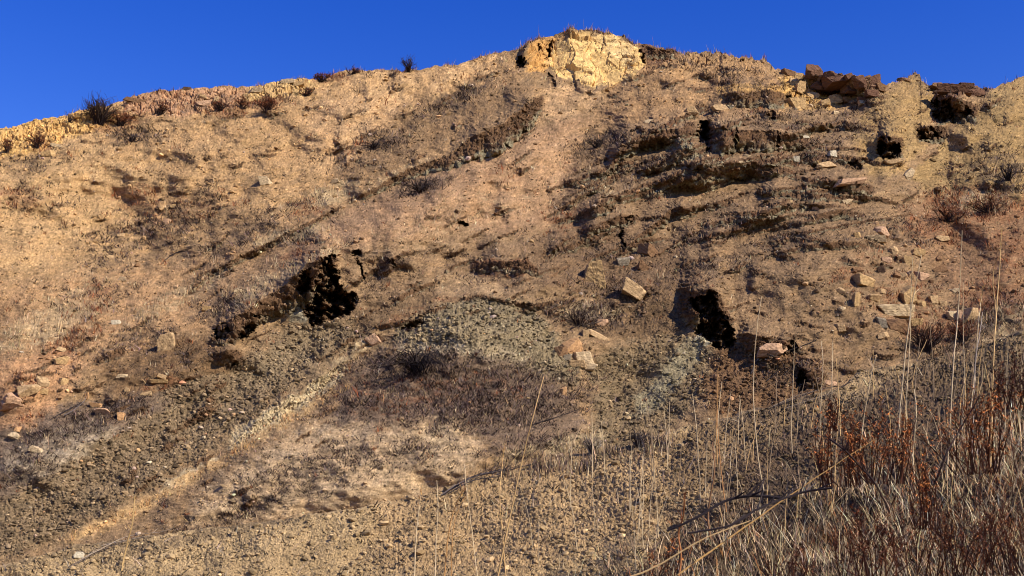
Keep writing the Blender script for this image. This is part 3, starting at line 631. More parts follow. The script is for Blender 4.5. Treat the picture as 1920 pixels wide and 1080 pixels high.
def on_near(px, py):
    px = np.asarray(px, float); py = np.asarray(py, float)
    u = np.clip((px - ncols[0]) / DN, 0, len(ncols) - 1.001); i = u.astype(int); fu = (u - i)[..., None]
    tt = np.clip((py - 1560) / np.minimum(np.interp(px, ncols, ntop) - 1560, -1), 0, 1) ** (1 / 0.85)
    v = np.clip(tt * (NN - 1), 0, NN - 1.001); j = v.astype(int); fv = (v - j)[..., None]
    return (NV[j, i] * (1 - fu) + NV[j, i + 1] * fu) * (1 - fv) + (NV[j + 1, i] * (1 - fu) + NV[j + 1, i + 1] * fu) * fv
gm = material('dry ground', attr=False, color=tuple(lin((140, 108, 78))), grain=0.3, scale=0.8, bump=0.3)
gv = [(-900, -900, -0.1), (900, -900, -0.1), (900, 900, -0.1), (-900, 900, -0.1)]
tag(raw_mesh('ground', gv, [(0, 1, 2, 3)], gm, None, False), 'flat dry ground at the foot of the hill', None, None, 'structure')
# ------------------------------------------------------------------ loose cover that nobody could count
pmat = material('dry plant', grain=0.15, scale=60.0, bump=0, rough=0.9)
smat = material('loose stone', grain=0.2, scale=25.0, bump=0.3, bdist=0.01)
def ico():
    f = (1 + 5 ** 0.5) / 2
    v = np.array([(-1,f,0),(1,f,0),(-1,-f,0),(1,-f,0),(0,-1,f),(0,1,f),(0,-1,-f),(0,1,-f),(f,0,-1),(f,0,1),(-f,0,-1),(-f,0,1)], float)
    t = np.array([(0,11,5),(0,5,1),(0,1,7),(0,7,10),(0,10,11),(1,5,9),(5,11,4),(11,10,2),(10,7,6),(7,1,8),(3,9,4),(3,4,2),(3,2,6),(3,6,8),(3,8,9),(4,9,5),(2,4,11),(6,2,10),(8,6,7),(9,8,1)])
    return v / np.linalg.norm(v, axis=1)[:, None], t
ICO_V, ICO_F = ico()
def blades(P, length, width, lean, colors, tip=1.15, g=rng, upv=(0, 0, 1)):
    """thin tapering blades: P (n,3), length, width (n,), lean 0..1 -> vertices, triangles, colours"""
    n = len(P); az = g.uniform(0, 2 * np.pi, n); ln = lean * np.where(lean > 0.9, g.uniform(0.6, 1.0, n), g.uniform(0.2, 1.0, n))
    d = np.stack([np.cos(az) * ln, np.sin(az) * ln, np.sqrt(np.maximum(0.02, 1 - ln * ln))], -1)
    yaw = g.uniform(-0.9, 0.9, n); s = np.stack([np.cos(yaw), np.sin(yaw), yaw * 0], -1) * (width / 2)[:, None]
    mid = P + d * (length * 0.55)[:, None]; bend = np.stack([np.cos(az), np.sin(az), -0.3 + az * 0], -1) * (length * 0.12 * lean)[:, None]
    top = P + d * length[:, None] + bend
    V = np.stack([P - s, P + s, mid + s * 0.7, mid - s * 0.7, top], 1).reshape(-1, 3)
    b = (np.arange(n) * 5)[:, None]
    Fq = np.concatenate([b + np.array([[0, 1, 2]]), b + np.array([[0, 2, 3]]), b + np.array([[3, 2, 4]])], 1).reshape(-1, 3)
    C = np.repeat(colors[:, None, :], 5, 1).copy(); C[:, 4] *= tip
    return V, Fq, np.clip(C.reshape(-1, 3), 0, 0.9)
def stones(P, size, flat, colors, g=rng):
    n = len(P); q = g.uniform(0, 2 * np.pi, n)
    V = ICO_V[None] * (1 + g.uniform(-0.28, 0.28, (n, 12)))[..., None]
    sc = np.stack([g.uniform(0.75, 1.25, n), g.uniform(0.75, 1.25, n), flat * g.uniform(0.7, 1.2, n)], -1) * size[:, None]
    V = V * sc[:, None, :]; c, s = np.cos(q)[:, None], np.sin(q)[:, None]
    tl = g.uniform(-0.5, 0.5, n)[:, None]
    x, y, z = V[..., 0] * c - V[..., 1] * s, V[..., 0] * s + V[..., 1] * c, V[..., 2]
    x, z = x * np.cos(tl) - z * np.sin(tl), x * np.sin(tl) + z * np.cos(tl)
    V = np.stack([x, y, z], -1) + P[:, None, :]
    Fq = (ICO_F[None] + (np.arange(n) * 12)[:, None, None]).reshape(-1, 3)
    return V.reshape(-1, 3), Fq, np.repeat(np.clip(colors, 0.004, 0.9)[:, None, :], 12, 1).reshape(-1, 3)
def join(parts):
    Vs, Fs, Cs, o = [], [], [], 0
    for V, Fq, C in parts:
        Vs.append(V); Fs.append(Fq + o); Cs.append(C); o += len(V)
    return np.concatenate(Vs), np.concatenate(Fs), np.concatenate(Cs)
def tint(base, n, var=0.25, hue=0.06, g=rng):
    c = np.array([lin(b) for b in base])[g.integers(0, len(base), n)]
    return (c * g.lognormal(0, var, (n, 1)) * (1 + g.normal(0, hue, (n, 3)))).astype(F32)
def candidates(n, x0=-200, x1=2120, y0=50, y1=1080, g=rng):
    px = g.uniform(x0, x1, n); py = g.uniform(y0, y1, n)
    m = (py > np.interp(px, cols, top) + 1.5) & (py < np.interp(px, NX, NY) + 12)
    return px[m], py[m]
def pxm(P):
    return P[:, 1] / FPX                    # metres per photo pixel at that place
def hillcolor(px, py):
    i = np.clip(((px - cols[0]) / DXP).astype(int), 0, len(cols) - 1)
    tt = row_of(px, py); j = np.clip((tt * (NR - 1)).astype(int), 0, NR - 1)
    return CLR[j, i], j, i
def scatter_blades(n, dens, per, lpx, wpx, lean, base, spread, seed, var=0.3, sink=0.1):
    g = np.random.default_rng(seed)
    px, py = candidates(n, g=g); d = dens(px, py); k = g.random(len(px)) < d; px, py = px[k], py[k]
    sz = g.lognormal(0, 0.35, len(px)) * (0.7 + 0.5 * d[k])
    px = np.repeat(px, per); py = np.repeat(py, per); sz = np.repeat(sz, per); m = len(px)
    px = px + g.normal(0, spread, m) * sz; py = py + g.normal(0, spread * 0.5, m) * sz
    py = np.maximum(py, np.interp(px, cols, top) + 1)
    P = on_hill(px, py); s = pxm(P)
    L = lpx * sz * g.uniform(0.5, 1.25, m) * s; P[:, 2] -= L * sink
    tone_ = np.repeat(g.lognormal(0, 0.22, m // per), per)[:, None]
    return blades(P, L, wpx * g.uniform(0.7, 1.3, m) * s, lean, tint(base, m, var, g=g) * tone_, g=g)
BURN_C = [(74, 58, 52), (96, 78, 70), (54, 42, 38), (126, 106, 96), (86, 64, 50)]
RUST_C = [(140, 80, 46), (120, 68, 42), (158, 98, 58), (100, 62, 46), (150, 110, 76)]
STRW_C = [(204, 172, 126), (184, 150, 108), (216, 188, 146), (160, 128, 92)]
fB = lambda x, y: density(x, y, BURNT, 71, 0.05) ** 1.4
fR = lambda x, y: density(x, y, RUSTY, 75, 0.03) ** 1.4
fS = lambda x, y: density(x, y, STRAW, 79, 0.03)
bb = join([scatter_blades(46000, fB, 11, 8.5, 1.5, 0.95, BURN_C, 5.0, 301), scatter_blades(12000, fB, 6, 12, 1.1, 0.8, BURN_C[3:4] + STRW_C[1:2] + BURN_C[:1], 4.0, 302),
           scatter_blades(2600, lambda x, y: fB(x, y) * 0.8, 44, 8.0, 1.5, 0.95, BURN_C, 11.0, 304), scatter_blades(26000, lambda x, y: 0.11 + 0 * x, 5, 4.6, 1.4, 0.95, BURN_C, 2.6, 303)])
tag(raw_mesh('scorched_brush', *bb[:2], pmat, bb[2], False), 'low scorched dark brush scattered over the hillside', None, None, 'stuff')
bb = join([scatter_blades(20000, fR, 9, 10, 1.4, 0.75, RUST_C, 4.5, 311)])
tag(raw_mesh('rusty_weeds', *bb[:2], pmat, bb[2], False), 'rust brown dead weeds in patches on the slope', None, None, 'stuff')
strip = line_canvas([(650,730),(540,790),(430,860),(330,920),(230,970),(130,1016)], 9)
bb = join([scatter_blades(20000, fS, 7, 13, 0.85, 0.6, STRW_C, 3.5, 321), scatter_blades(9000, lambda x, y: 0.07 + 0 * x, 3, 6, 0.8, 0.8, STRW_C, 2, 322),
           scatter_blades(90000, lambda x, y: samp(strip, x, y) ** 2 * np.clip(0.55 + 1.2 * fbm(x / 22, y / 16, 2, 327), 0, 1), 3, 9, 1.2, 0.5, [(200,154,98),(176,130,78),(212,172,120)], 2, 323, 0.15)])
tag(raw_mesh('dry_grass', *bb[:2], pmat, bb[2], False), 'thin pale dry grass growing in tufts on the slope', None, None, 'stuff')
# ridge line grass hairs
g = np.random.default_rng(331)
px = np.concatenate([g.uniform(640, 1000, 260), g.uniform(960, 1290, 520), g.uniform(1290, 1480, 120), g.uniform(100, 640, 160), g.uniform(1660, 1920, 90)])
px = np.repeat(px[perlin(px / 26, px * 0, 335) > -0.05], 3) ; px = px + g.normal(0, 2.5, len(px))
py = np.interp(px, cols, top) + g.uniform(1, 5, len(px)); P = on_hill(px, py); s = pxm(P)
bb = blades(P, g.lognormal(1.75, 0.5, len(px)) * s, 0.75 * s * g.uniform(0.7, 1.4, len(px)), 0.35, tint(STRW_C[:2] + RUST_C[2:4] + BURN_C[3:4], len(px)), g=g)
tag(raw_mesh('ridge_grass', *bb[:2], pmat, bb[2], False), 'fine dry grass hairs along the skyline', None, None, 'stuff')
# loose stones and crumbs of soil
g = np.random.default_rng(341)
px, py = candidates(300000, g=g); cc, jj, ii = hillcolor(px, py)
rg = ROUGH[jj, ii]; fc = np.maximum(FACE[jj, ii], HOLE[jj, ii])
rub = sstep(0.85, 1.3, rg)
k = g.random(len(px)) < (0.15 + 0.5 * rub + 0.35 * fc) * (1 - 0.9 * PEAK[jj, ii])
px, py, cc, rub = px[k], py[k], cc[k], rub[k]; P = on_hill(px, py); s = pxm(P)
size = np.minimum(g.lognormal(-0.15, 0.75, len(px)) * (0.85 + 0.55 * rub), 6.0) * s
colr = cc * g.lognormal(0.05, 0.32, (len(px), 1))
pale = g.random(len(px)) < 0.05 - 0.03 * rub; colr[pale] = tint([(214, 186, 150), (196, 170, 140), (206, 160, 110)], pale.sum(), 0.12, g=g)
P[:, 2] += size * 0.25
bb = stones(P, size, 0.75, colr, g=g)
tag(raw_mesh('rubble', *bb[:2], smat, bb[2], False), 'loose crumbled soil and small stones strewn over the slide', None, None, 'stuff')

# near slope: clods, charred litter, grass
def near_candidates(n, x0, x1, y0, y1, g):
    px = g.uniform(x0, x1, n); py = g.uniform(y0, y1, n)
    m = py > np.interp(px, NX, NY) + 2
    return px[m], py[m]
g = np.random.default_rng(401)
px, py = near_candidates(30000, -250, 2150, 560, 1300, g); P = on_near(px, py); s = pxm(P)
i = np.clip(((px - ncols[0]) / DN).astype(int), 0, len(ncols) - 1)
size = np.minimum(g.lognormal(0.75, 0.55, len(px)), 9) * s
tt = np.clip((py - 1560) / (np.interp(px, ncols, ntop) - 1560), 0, 1) ** (1 / 0.85)
cc = NCLR[np.clip((tt * (NN - 1)).astype(int), 0, NN - 1), i]
cc = 0.5 * cc + 0.5 * tone(np.repeat(lin((186, 148, 104))[None], len(px), 0))
cc = cc * g.lognormal(0.0, 0.25, (len(px), 1)) * (1 - 0.35 * sstep(1200, 1500, px))[:, None]
P[:, 2] += size * 0.2
bb = stones(P, size, 0.7, cc, g=g)
tag(raw_mesh('soil_clods', *bb[:2], smat, bb[2], False), 'loose tan clods covering the near slope', None, None, 'stuff')
def near_blades(n, x0, x1, y0, y1, dens, per, lpx, wpx, lean, base, spread, seed, var=0.3, tipc=1.15):
    g = np.random.default_rng(seed); px, py = near_candidates(n, x0, x1, y0, y1, g)
    d = dens(px, py); k = g.random(len(px)) < d; px, py = px[k], py[k]
    sz = np.repeat(g.lognormal(0, 0.35, len(px)), per); px = np.repeat(px, per); py = np.repeat(py, per); m = len(px)
    px = px + g.normal(0, spread, m) * sz; py = py + g.normal(0, spread * 0.5, m) * sz
    py = np.maximum(py, np.interp(px, ncols, ntop) + 1)
    P = on_near(px, py); s = pxm(P); L = lpx * sz * g.uniform(0.5, 1.3, m) * s; P[:, 2] -= L * 0.06
    return blades(P, L, wpx * g.uniform(0.7, 1.3, m) * s, lean, tint(base, m, var, g=g), tipc, g=g)
CHAR_C = [(44, 38, 36), (60, 52, 50), (34, 29, 27), (78, 68, 64)]
fl_ = lambda x, y: np.clip(0.12 + 0.9 * fbm(x / 26, y / 15, 3, 421) + 0.25 * sstep(1250, 1500, x), 0.02, 1)
bb = join([near_blades(17000, -200, 2100, 600, 1250, fl_, 6, 7.5, 2.2, 0.98, CHAR_C, 4.5, 411),
           near_blades(3000, -200, 2100, 600, 1250, fl_, 2, 20, 1.6, 0.99, CHAR_C + [(120, 106, 98)], 4, 412),
           near_blades(1400, -200, 1500, 700, 1250, lambda x, y: 0.8 + 0 * x, 1, 24, 1.4, 0.97, [(206, 184, 150), (180, 160, 132)], 2, 413)])
tag(raw_mesh('charred_litter', *bb[:2], pmat, bb[2], False), 'charred twigs and black litter lying between the clods', None, None, 'stuff')
def fcorner(x, y):
    d = (y - (1120 - (x - 1000) * 0.36)) / 90.0          # thick growth fills the lower right corner
    return np.clip(sstep(-0.6, 1.0, d + 0.7 * fbm(x / 60, y / 40, 2, 431)), 0, 1) * sstep(1000, 1250, x)
bb = join([near_blades(5200, 1000, 2150, 700, 1400, fcorner, 4, 40, 1.2, 0.75, [(236, 204, 152), (208, 174, 126), (244, 218, 172), (172, 140, 102)], 12, 441),
           near_blades(4200, 1000, 2150, 690, 1400, fcorner, 6, 24, 2.0, 0.97, [(62, 48, 40), (84, 66, 54), (44, 34, 28), (108, 90, 76)], 11, 442),
           near_blades(3400, 1150, 2150, 720, 1400, lambda x, y: fcorner(x, y) * (0.45 + 0.55 * sstep(1500, 1750, x)) * np.clip(0.5 + 1.5 * fbm(x / 50, y / 60, 2, 433), 0, 1), 9, 22, 2.2, 0.85, [(150, 100, 60), (118, 78, 50), (172, 118, 72), (88, 60, 44)], 10, 443),
           near_blades(1300, 800, 2150, 640, 1200, lambda x, y: 0.15 + 0.4 * sstep(1300, 1700, x), 3, 26, 1.3, 0.5, STRW_C[:3] + BURN_C[1:2], 7, 444),
           near_blades(1500, 940, 1260, 820, 900, lambda x, y: np.exp(-((y - (930 - (x - 800) * 0.22)) / 16) ** 2) * np.clip(0.3 + fbm(x / 30, y / 30, 2, 447), 0, 1), 5, 20, 1.2, 0.5, STRW_C[1:] + BURN_C[1:4], 6, 445)])
tag(raw_mesh('foreground_grass', *bb[:2], pmat, bb[2], False), 'thick tangle of dry grass and weeds in the near corner', None, None, 'stuff')
# ------------------------------------------------------------------ single rocks
def geo_sphere(n):
    V, Fq = ICO_V, ICO_F
    for _ in range(n):
        mid = {}; V = list(map(tuple, V)); nf = []
        def m(a, b):
            k = (min(a, b), max(a, b))
            if k not in mid:
                p = np.array(V[a]) + np.array(V[b]); V.append(tuple(p / np.linalg.norm(p))); mid[k] = len(V) - 1
            return mid[k]
        for a, b, c in Fq:
            x, y, z = m(a, b), m(b, c), m(c, a); nf += [(a, x, z), (b, y, x), (c, z, y), (x, y, z)]
        V, Fq = np.array(V), np.array(nf)
    return V, Fq
GS_V, GS_F = geo_sphere(4)
def rock_mesh(w, d, h, shape, g, ragged=False):
    """an angular stone: a sphere cut by planes, then roughened. shape: block, slab, round, point, tall"""
    D = GS_V; r = np.full(len(D), 1.75)
    dirs = [(1,0,0),(-1,0,0),(0,1,0),(0,-1,0),(0,0,1),(0,0,-1)]
    dist = [1.0, 1.0, 1.0, 1.0, 1.0, 1.0]
    extra = {'block': 4, 'slab': 3, 'round': 9, 'point': 4, 'tall': 4}[shape]
    for _ in range(extra):
        v = g.normal(0, 1, 3); v /= np.linalg.norm(v); dirs.append(v)
        dist.append(g.uniform(0.88, 1.08) if shape == 'round' else g.uniform(0.95, 1.25))
    if shape == 'point':
        for a in (0.4, 2.2, 4.1): dirs.append((math.cos(a) * .8, math.sin(a) * .8, .62)); dist.append(0.66)
    for v, q in zip(dirs, dist):
        v = np.array(v, float) + g.normal(0, 0.24 if ragged else 0.16, 3); v /= np.linalg.norm(v)
        c = D @ v; r = np.minimum(r, np.where(c > 1e-3, q * g.uniform(0.88, 1.05) / np.maximum(c, 1e-3), 9))
    V = D * r[:, None]
    k = g.uniform(0, 50)
    mm = (w * d * h) ** (1 / 3); X, Y_, Z = V[:, 0] * w / mm, V[:, 1] * d / mm, V[:, 2] * h / mm
    u = X * 2.1 + Y_ * 1.3 + k; v = Z * 2.4 - Y_ * 1.1 + k
    V = V * (1 + 0.08 * fbm(u, v, 3, 7) + 0.035 * fbm(u * 5, v * 5, 2, 9))[:, None]
    V = V * np.array((w, d, h)) / 2
    return V, fbm(u * 1.2, v * 1.5, 4, 17)
rock_mat = material('sandstone', grain=0.28, scale=6.0, bump=0.5, bdist=0.03)
ROCK_C = {'tan': (208,168,118), 'yellow': (208,166,108), 'pale': (214,182,138), 'pink': (206,160,122), 'orange': (214,160,104), 'grey': (164,146,122), 'dark': (104,78,60), 'brown': (150,110,74), 'white': (218,200,170), 'red': (126,88,66)}
def rock(px, py, w, h, shape, col, label, tilt=0, cat='rock', group=None, near=False, depth=None, lift=0.0, name=None):
    """px, py: middle of the stone in the photo; w, h: its size in photo pixels"""
    g = np.random.default_rng(int(px * 131 + py * 7))
    at = on_near if near else on_hill
    base = at(np.array([px]), np.array([py + h * 0.34]))[0]; s = base[1] / FPX
    w, h = w * 1.03, h * 1.03
    d = (depth or min(max(w, h) * 0.85, min(w, h) * 1.5)) * s
    V, n = rock_mesh(w * s, d, h * s, shape, g, col in ('red', 'pink', 'brown'))
    q = R(-tilt) + g.normal(0, 0.05); c, sn = math.cos(q), math.sin(q)
    V = np.stack([V[:, 0] * c + V[:, 2] * sn, V[:, 1], -V[:, 0] * sn + V[:, 2] * c], -1)
    q = g.normal(0.12, 0.12); c, sn = math.cos(q), math.sin(q)
    V = np.stack([V[:, 0] * c - V[:, 1] * sn, V[:, 0] * sn + V[:, 1] * c, V[:, 2]], -1)
    c0 = lin(ROCK_C[col]); c0 = (c0 * 0.86 + c0.mean() * 0.14) * np.array((0.96, 0.94, 0.82))
    C = c0[None] * (1 + 0.75 * n)[:, None]
    o = raw_mesh(name or {'slab': 'stone_slab', 'round': 'boulder'}.get(shape, 'rock'), V, GS_F, rock_mat, np.clip(C, 0.01, 0.9), False)
    o.location = (base[0], base[1] + d * 0.12, base[2] + h * s * (0.16 + lift))
    tag(o, label, cat, group, 'thing')
    return o
exec_rocks = [
 (497,338,21,19,'block','pale','pale boulder with dark left side lying alone on the upper left tan slope'),
 (313,641,28,36,'tall','tan','upright tan boulder on brown soil left of the dark caved hollow',8),
 (1113,508,33,48,'tall','yellow','tall upright yellow stone slab standing in the middle of the slide',5),
 (1188,541,48,24,'slab','tan','tilted tan slab just below and right of the tall yellow slab',-32),
 (1071,645,34,34,'point','orange','pointed orange tan boulder on top of the stone pile beside the grey gravel'),
 (1054,660,22,22,'block','brown','brown block at the left end of the stone pile'),
 (1081,654,20,13,'block','orange','small orange block at the front of the pointed boulder'),
 (1092,667,38,21,'block','pale','flat topped pale block with deep shade beneath it in the stone pile',4),
 (1063,672,15,14,'block','grey','small grey block at the lower left of the stone pile'),
 (1083,681,26,14,'block','tan','tan block lying under the flat topped block of the stone pile'),
 (1097,688,40,11,'slab','pale','flat pale slab at the very bottom of the stone pile'),
 (1117,627,40,11,'slab','tan','long thin tan slab slanting up just above the stone pile',-24),
 (1098,625,13,17,'tall','tan','small upright tan stone at the left end of the slanting thin slab'),
 (1130,603,22,12,'block','pink','pinkish stone half hidden below dark brush above the stone pile'),
 (1057,733,11,17,'tall','orange','small bright orange stone in dark burnt growth below the stone pile'),
 (1095,802,20,17,'point','tan','lone pointed tan stone above the pale grass of the near slope',-30),
 (1168,490,22,18,'block','grey','greyish stone in pale grass right of the tall yellow slab'),
 (1217,470,32,22,'slab','brown','brown slanting slab near the dark cracks above the tilted slab',-40),
 (1205,499,24,16,'block','brown','brown stone directly below the brown slanting slab',-30),
 (699,640,30,16,'slab','pink','pinkish slab leaning at the head of the pale gully',-48),
 (1607,440,15,12,'block','yellow','small yellow stone at the upper left edge of the boulder field'),
 (1644,446,38,13,'slab','pale','long flat pale slab at the top of the boulder field',6),
 (1651,432,24,18,'round','pink','pinkish brown boulder just above the long flat pale slab'),
 (1676,467,19,18,'round','tan','round tan boulder below the long flat pale slab'),
 (1660,485,15,12,'block','pink','small pinkish stone left of the yellow double stones'),
 (1719,472,25,17,'block','yellow','wide yellow block at the upper right of the boulder field'),
 (1702,487,20,15,'block','yellow','yellow stone with dark lower right side below the wide yellow block'),
 (1726,516,24,18,'block','pink','broad pinkish boulder right of the middle of the boulder field'),
 (1707,515,11,15,'tall','tan','narrow tan stone touching the broad pinkish boulder on its left'),
 (1691,518,15,14,'block','tan','tan stone left of the narrow tan stone'),
 (1680,516,14,11,'block','brown','brown stone with shaded left side beside two tan ones'),
 (1653,505,17,12,'slab','dark','dark brown flat stone tilted to the right among pebbles',25),
 (1606,505,17,10,'block','brown','flat topped brown stone with black underside left of the boulder field'),
 (1619,524,36,24,'block','yellow','large broken yellow block at the left of the boulder field'),
 (1575,543,19,14,'round','tan','smooth round tan boulder alone at the far left of the field'),
 (1606,561,13,25,'tall','yellow','narrow upright yellow stone left of the tall boulder',-4),
 (1701,554,22,38,'tall','yellow','tall upright yellow boulder in the centre of the boulder field',8),
 (1683,581,64,24,'slab','pale','largest flat pale slab lying below the tall upright yellow boulder',5),
 (1728,568,16,15,'round','yellow','round yellow stone right of the tall upright yellow boulder'),
 (1750,559,17,14,'block','tan','tan stone between the round yellow stone and the orange grass'),
 (1769,567,14,12,'block','tan','small tan stone above and left of the pale twin boulders'),
 (1579,578,13,9,'round','pale','small pale rounded stone on bare soil left of the field'),
 (1654,602,17,19,'block','grey','grey upright block under the left end of the largest slab'),
 (1683,608,36,28,'block','brown','dark cracked boulder directly under the largest flat slab'),
 (1714,604,28,18,'block','yellow','yellow boulder right of the dark cracked boulder'),
 (1577,613,19,15,'block','tan','tan block with a flat top on the bare slope right of the dark gash'),
 (1656,629,22,13,'block','tan','tan stone below the grey upright block',20),
 (1788,590,26,26,'round','pale','pale knobbly boulder at the left of the twin boulders by rusty weeds'),
 (1820,588,26,30,'round','tan','tan boulder with a dark notch at the right of the twin boulders'),
 (1804,593,20,20,'block','pink','pinkish stone wedged between the twin boulders'),
 (1791,543,15,9,'block','pale','small pale stone above the twin boulders'),
 (1762,504,21,12,'slab','brown','brown slab with black shaded left end right of the boulder field',22),
 (1760,483,17,8,'slab','brown','small slanting brown slab above the black ended slab',25),
 (1769,447,24,11,'slab','tan','tan slab in the grass at the upper right of the boulder field',8),
 (1651,545,15,9,'block','tan','small tan stone in rusty weeds left of the tall boulder'),
 (1637,558,28,10,'slab','tan','low tan slab half buried in rusty weeds'),
 (1447,653,50,26,'round','pink','broad pink boulder bedded in the dark brown scarp'),
 (1557,718,26,9,'slab','pink','thin pink slab at the foot of the brown cloddy bank'),
 (1296,207,23,16,'block','tan','tan block on the slope below the yellow cliffs',15),
 (1350,202,30,14,'block','tan','tan block with shaded left end under the small yellow scarp',6),
 (1618,190,15,10,'block','pale','small pale block below the dark red ridge rocks'),
 (1567,210,13,10,'block','pale','small pale block in dark brush left of the valley'),
 (1509,254,13,8,'point','white','small white stone at the right end of the brown scarp'),
 (1560,288,17,13,'block','white','bright white angular stone in dark brush below the valley'),
 (1493,298,14,10,'block','white','white stone left of the bright white angular one'),
 (1400,291,15,6,'slab','pale','thin pale slab at the foot of the block shaped scarp'),
 (1388,301,11,6,'round','pale','small pale stone below the thin pale slab'),
 (1703,326,26,15,'slab','pale','pale slab leaning right below the small cave',38),
 (1547,310,34,14,'slab','tan','tan slab above the slumped brown ledge',12),
 (1587,377,20,8,'slab','pale','pale oblong stone below the slumped brown ledge',15),
 (1532,387,10,11,'block','pink','small pinkish stone left of the pale oblong stone'),
 (1597,337,62,13,'slab','pink','long flat slab capping the slumped brown ledge',12),
 (1677,302,36,9,'slab','tan','flat tan slab right at the mouth of the small cave'),
 (1216,226,15,10,'point','pale','small pale stone above the upper brown scarp'),
 (115,655,19,9,'slab','tan','tan slab with black underside at the lower left',-4),
 (113,676,24,16,'block','yellow','yellow crumbled block under the tan slab at lower left'),
 (80,714,24,21,'round','tan','round tan boulder with white left face among lower left boulders'),
 (118,714,17,16,'round','yellow','yellow boulder at the right of the lower left boulders'),
 (53,727,38,20,'round','tan','large smooth tan boulder behind a rusty clump at lower left',20),
 (83,732,15,13,'block','yellow','small yellow stone below the round white faced boulder'),
 (23,752,40,26,'round','pink','large pinkish boulder at the left edge'),
 (230,703,22,8,'slab','pale','flat pale slab in brown soil left of the rubble'),
 (297,714,32,7,'slab','yellow','long flat yellow slab in brown soil'),
 (305,706,15,9,'slab','tan','small tan slab on the right end of the long flat yellow slab',-20),
 (180,759,20,9,'slab','orange','orange tan slab slanting in burnt brush',-14),
 (192,772,23,14,'block','pink','pinkish block below the orange slanting slab'),
 (226,779,12,19,'tall','orange','upright orange stone with black left side by the rubble'),
 (275,738,15,8,'slab','tan','small tan slab at the edge of the rubble'),
 (238,731,9,9,'block','tan','tiny tan stone in burnt brush by the rubble'),
 (163,741,6,11,'tall','orange','tiny upright orange stone by a dead branch'),
 (218,604,15,8,'block','white','white stone among pale grass at left'),
 (447,545,16,8,'block','pale','pale stone in grass above the caved hollow'),
 (387,578,18,11,'round','yellow','pale yellow stone left of the dark hollow'),
 (28,814,22,15,'point','pale','pale pointed stone near the lower left edge',-20),
 (33,803,13,9,'block','orange','small orange block behind the pale pointed stone'),
 (68,842,24,10,'slab','pale','pale flat slab in burnt soil near the left edge',-20),
 (628,338,14,8,'slab','pale','pale slab on the slope right of the lone pale boulder',20),
 (325,387,11,7,'block','yellow','small yellow stone below dark weeds on the left slope'),
 (312,415,14,9,'block','pink','small pinkish stone on the left slope'),
 (238,440,8,7,'round','yellow','small bright yellow stone in the left gully'),
 (227,440,15,9,'block','tan','tan stone touching a small yellow one in the left gully'),
 (218,470,15,8,'block','tan','tan stone in the stony bed of the left gully'),
 (208,481,11,7,'block','tan','small stone below the tan one in the left gully bed'),
 (230,523,12,8,'block','pale','pale stone low in the left gully beside rusty grass'),
 (258,497,10,9,'block','brown','small brown stone right of the left gully'),
 (350,165,18,7,'round','dark','dark rounded stone on the skyline of the left ridge'),
 (480,170,24,11,'slab','pale','pale slab sticking out of the left ridge'),
 (540,155,28,9,'slab','pale','pale flat slab on the skyline between two bushes'),
 (563,157,22,12,'round','yellow','yellow rounded boulder on the skyline right of the pale flat slab'),
 (380,183,16,8,'slab','tan','small tan slab on the pinkish ridge bank'),
 (384,194,20,14,'block','pink','pinkish block under the small tan slab on the ridge bank'),
 (405,188,10,12,'block','tan','tan stone with a dark crack on the ridge bank'),
 (253,188,36,8,'slab','brown','brown layered slab at the right of the round skyline bush',-4),
 (90,287,26,16,'round','yellow','yellow boulder at the foot of the yellow left cliff'),
 (105,272,22,7,'slab','pale','thin pale slab above the yellow boulder of the left cliff',-14),
 (1493,192,36,24,'block','yellow','large yellow block with black left side under the dark ridge rocks'),
 (1525,178,27,17,'round','yellow','yellow boulder right above the large black sided block'),
 (1545,193,28,17,'round','yellow','rounded yellow boulder right of the large black sided block',15),
 (1563,186,32,18,'block','tan','tan slanting block at the right of the yellow boulders',20),
 (1502,163,20,26,'tall','yellow','upright yellow block at the top of the boulder heap',-10),
 (1488,152,18,22,'block','tan','tan block at the head of the boulder heap'),
 (1580,177,20,13,'block','brown','brown block below the dark red ledge'),
 (1475,134,22,14,'block','brown','brown stone on the notch of the skyline'),
 (1498,141,16,14,'block','yellow','yellow stone at the left foot of the highest dark rock'),
 (1526,129,34,24,'block','red','highest dark red block standing on the right skyline',-6),
 (1572,146,52,20,'block','red','wide dark red ledge on the skyline right of the highest block',2),
 (1613,149,24,24,'block','red','squarish dark red block on the skyline beside a narrow gap'),
 (1638,150,26,26,'block','red','dark red block at the right end of the skyline row'),
 (1600,164,40,16,'slab','red','dark reddish slab below the skyline row'),
 (1637,172,28,12,'block','red','dark reddish stone at the lower right of the skyline row'),
 (1545,158,40,16,'block','red','dark reddish block under the wide ledge'),
 (1697,149,20,8,'block','brown','dark flat stone on the skyline left of the earth spike'),
 (1786,168,60,18,'slab','red','long dark red ledge at the head of the right gully'),
 (1552,138,20,14,'block','red','small dark stone in the gap beside the highest dark red block'),
 (1592,140,18,12,'block','red','small dark stone on top of the wide dark ledge'),
 (1625,138,14,10,'point','brown','small brown stone capping the narrow gap of the skyline row'),
 (1650,165,20,14,'block','brown','brown stone at the right foot of the skyline row'),
 (1618,186,22,10,'slab','red','reddish slab low on the bank under the skyline row',12),
 (1590,186,16,10,'block','brown','brown stone among the rubble under the skyline row'),
 (1758,160,20,12,'block','brown','brown stone at the left end of the long gully ledge'),
 (1812,160,22,10,'block','red','small dark block on top of the gully ledge'),
 (1832,174,34,14,'slab','red','short dark red ledge right of the long gully ledge',10),
]
for a in exec_rocks:
    rock(*a[:7], tilt=a[7] if len(a) > 7 else 0)
rock(148,1043,17,14,'round','white','white rounded stone lying on the near slope at lower left',near=True)
rock(975,935,7,6,'round','pale','tiny pale stone on the near slope behind the tallest stalks',near=True)
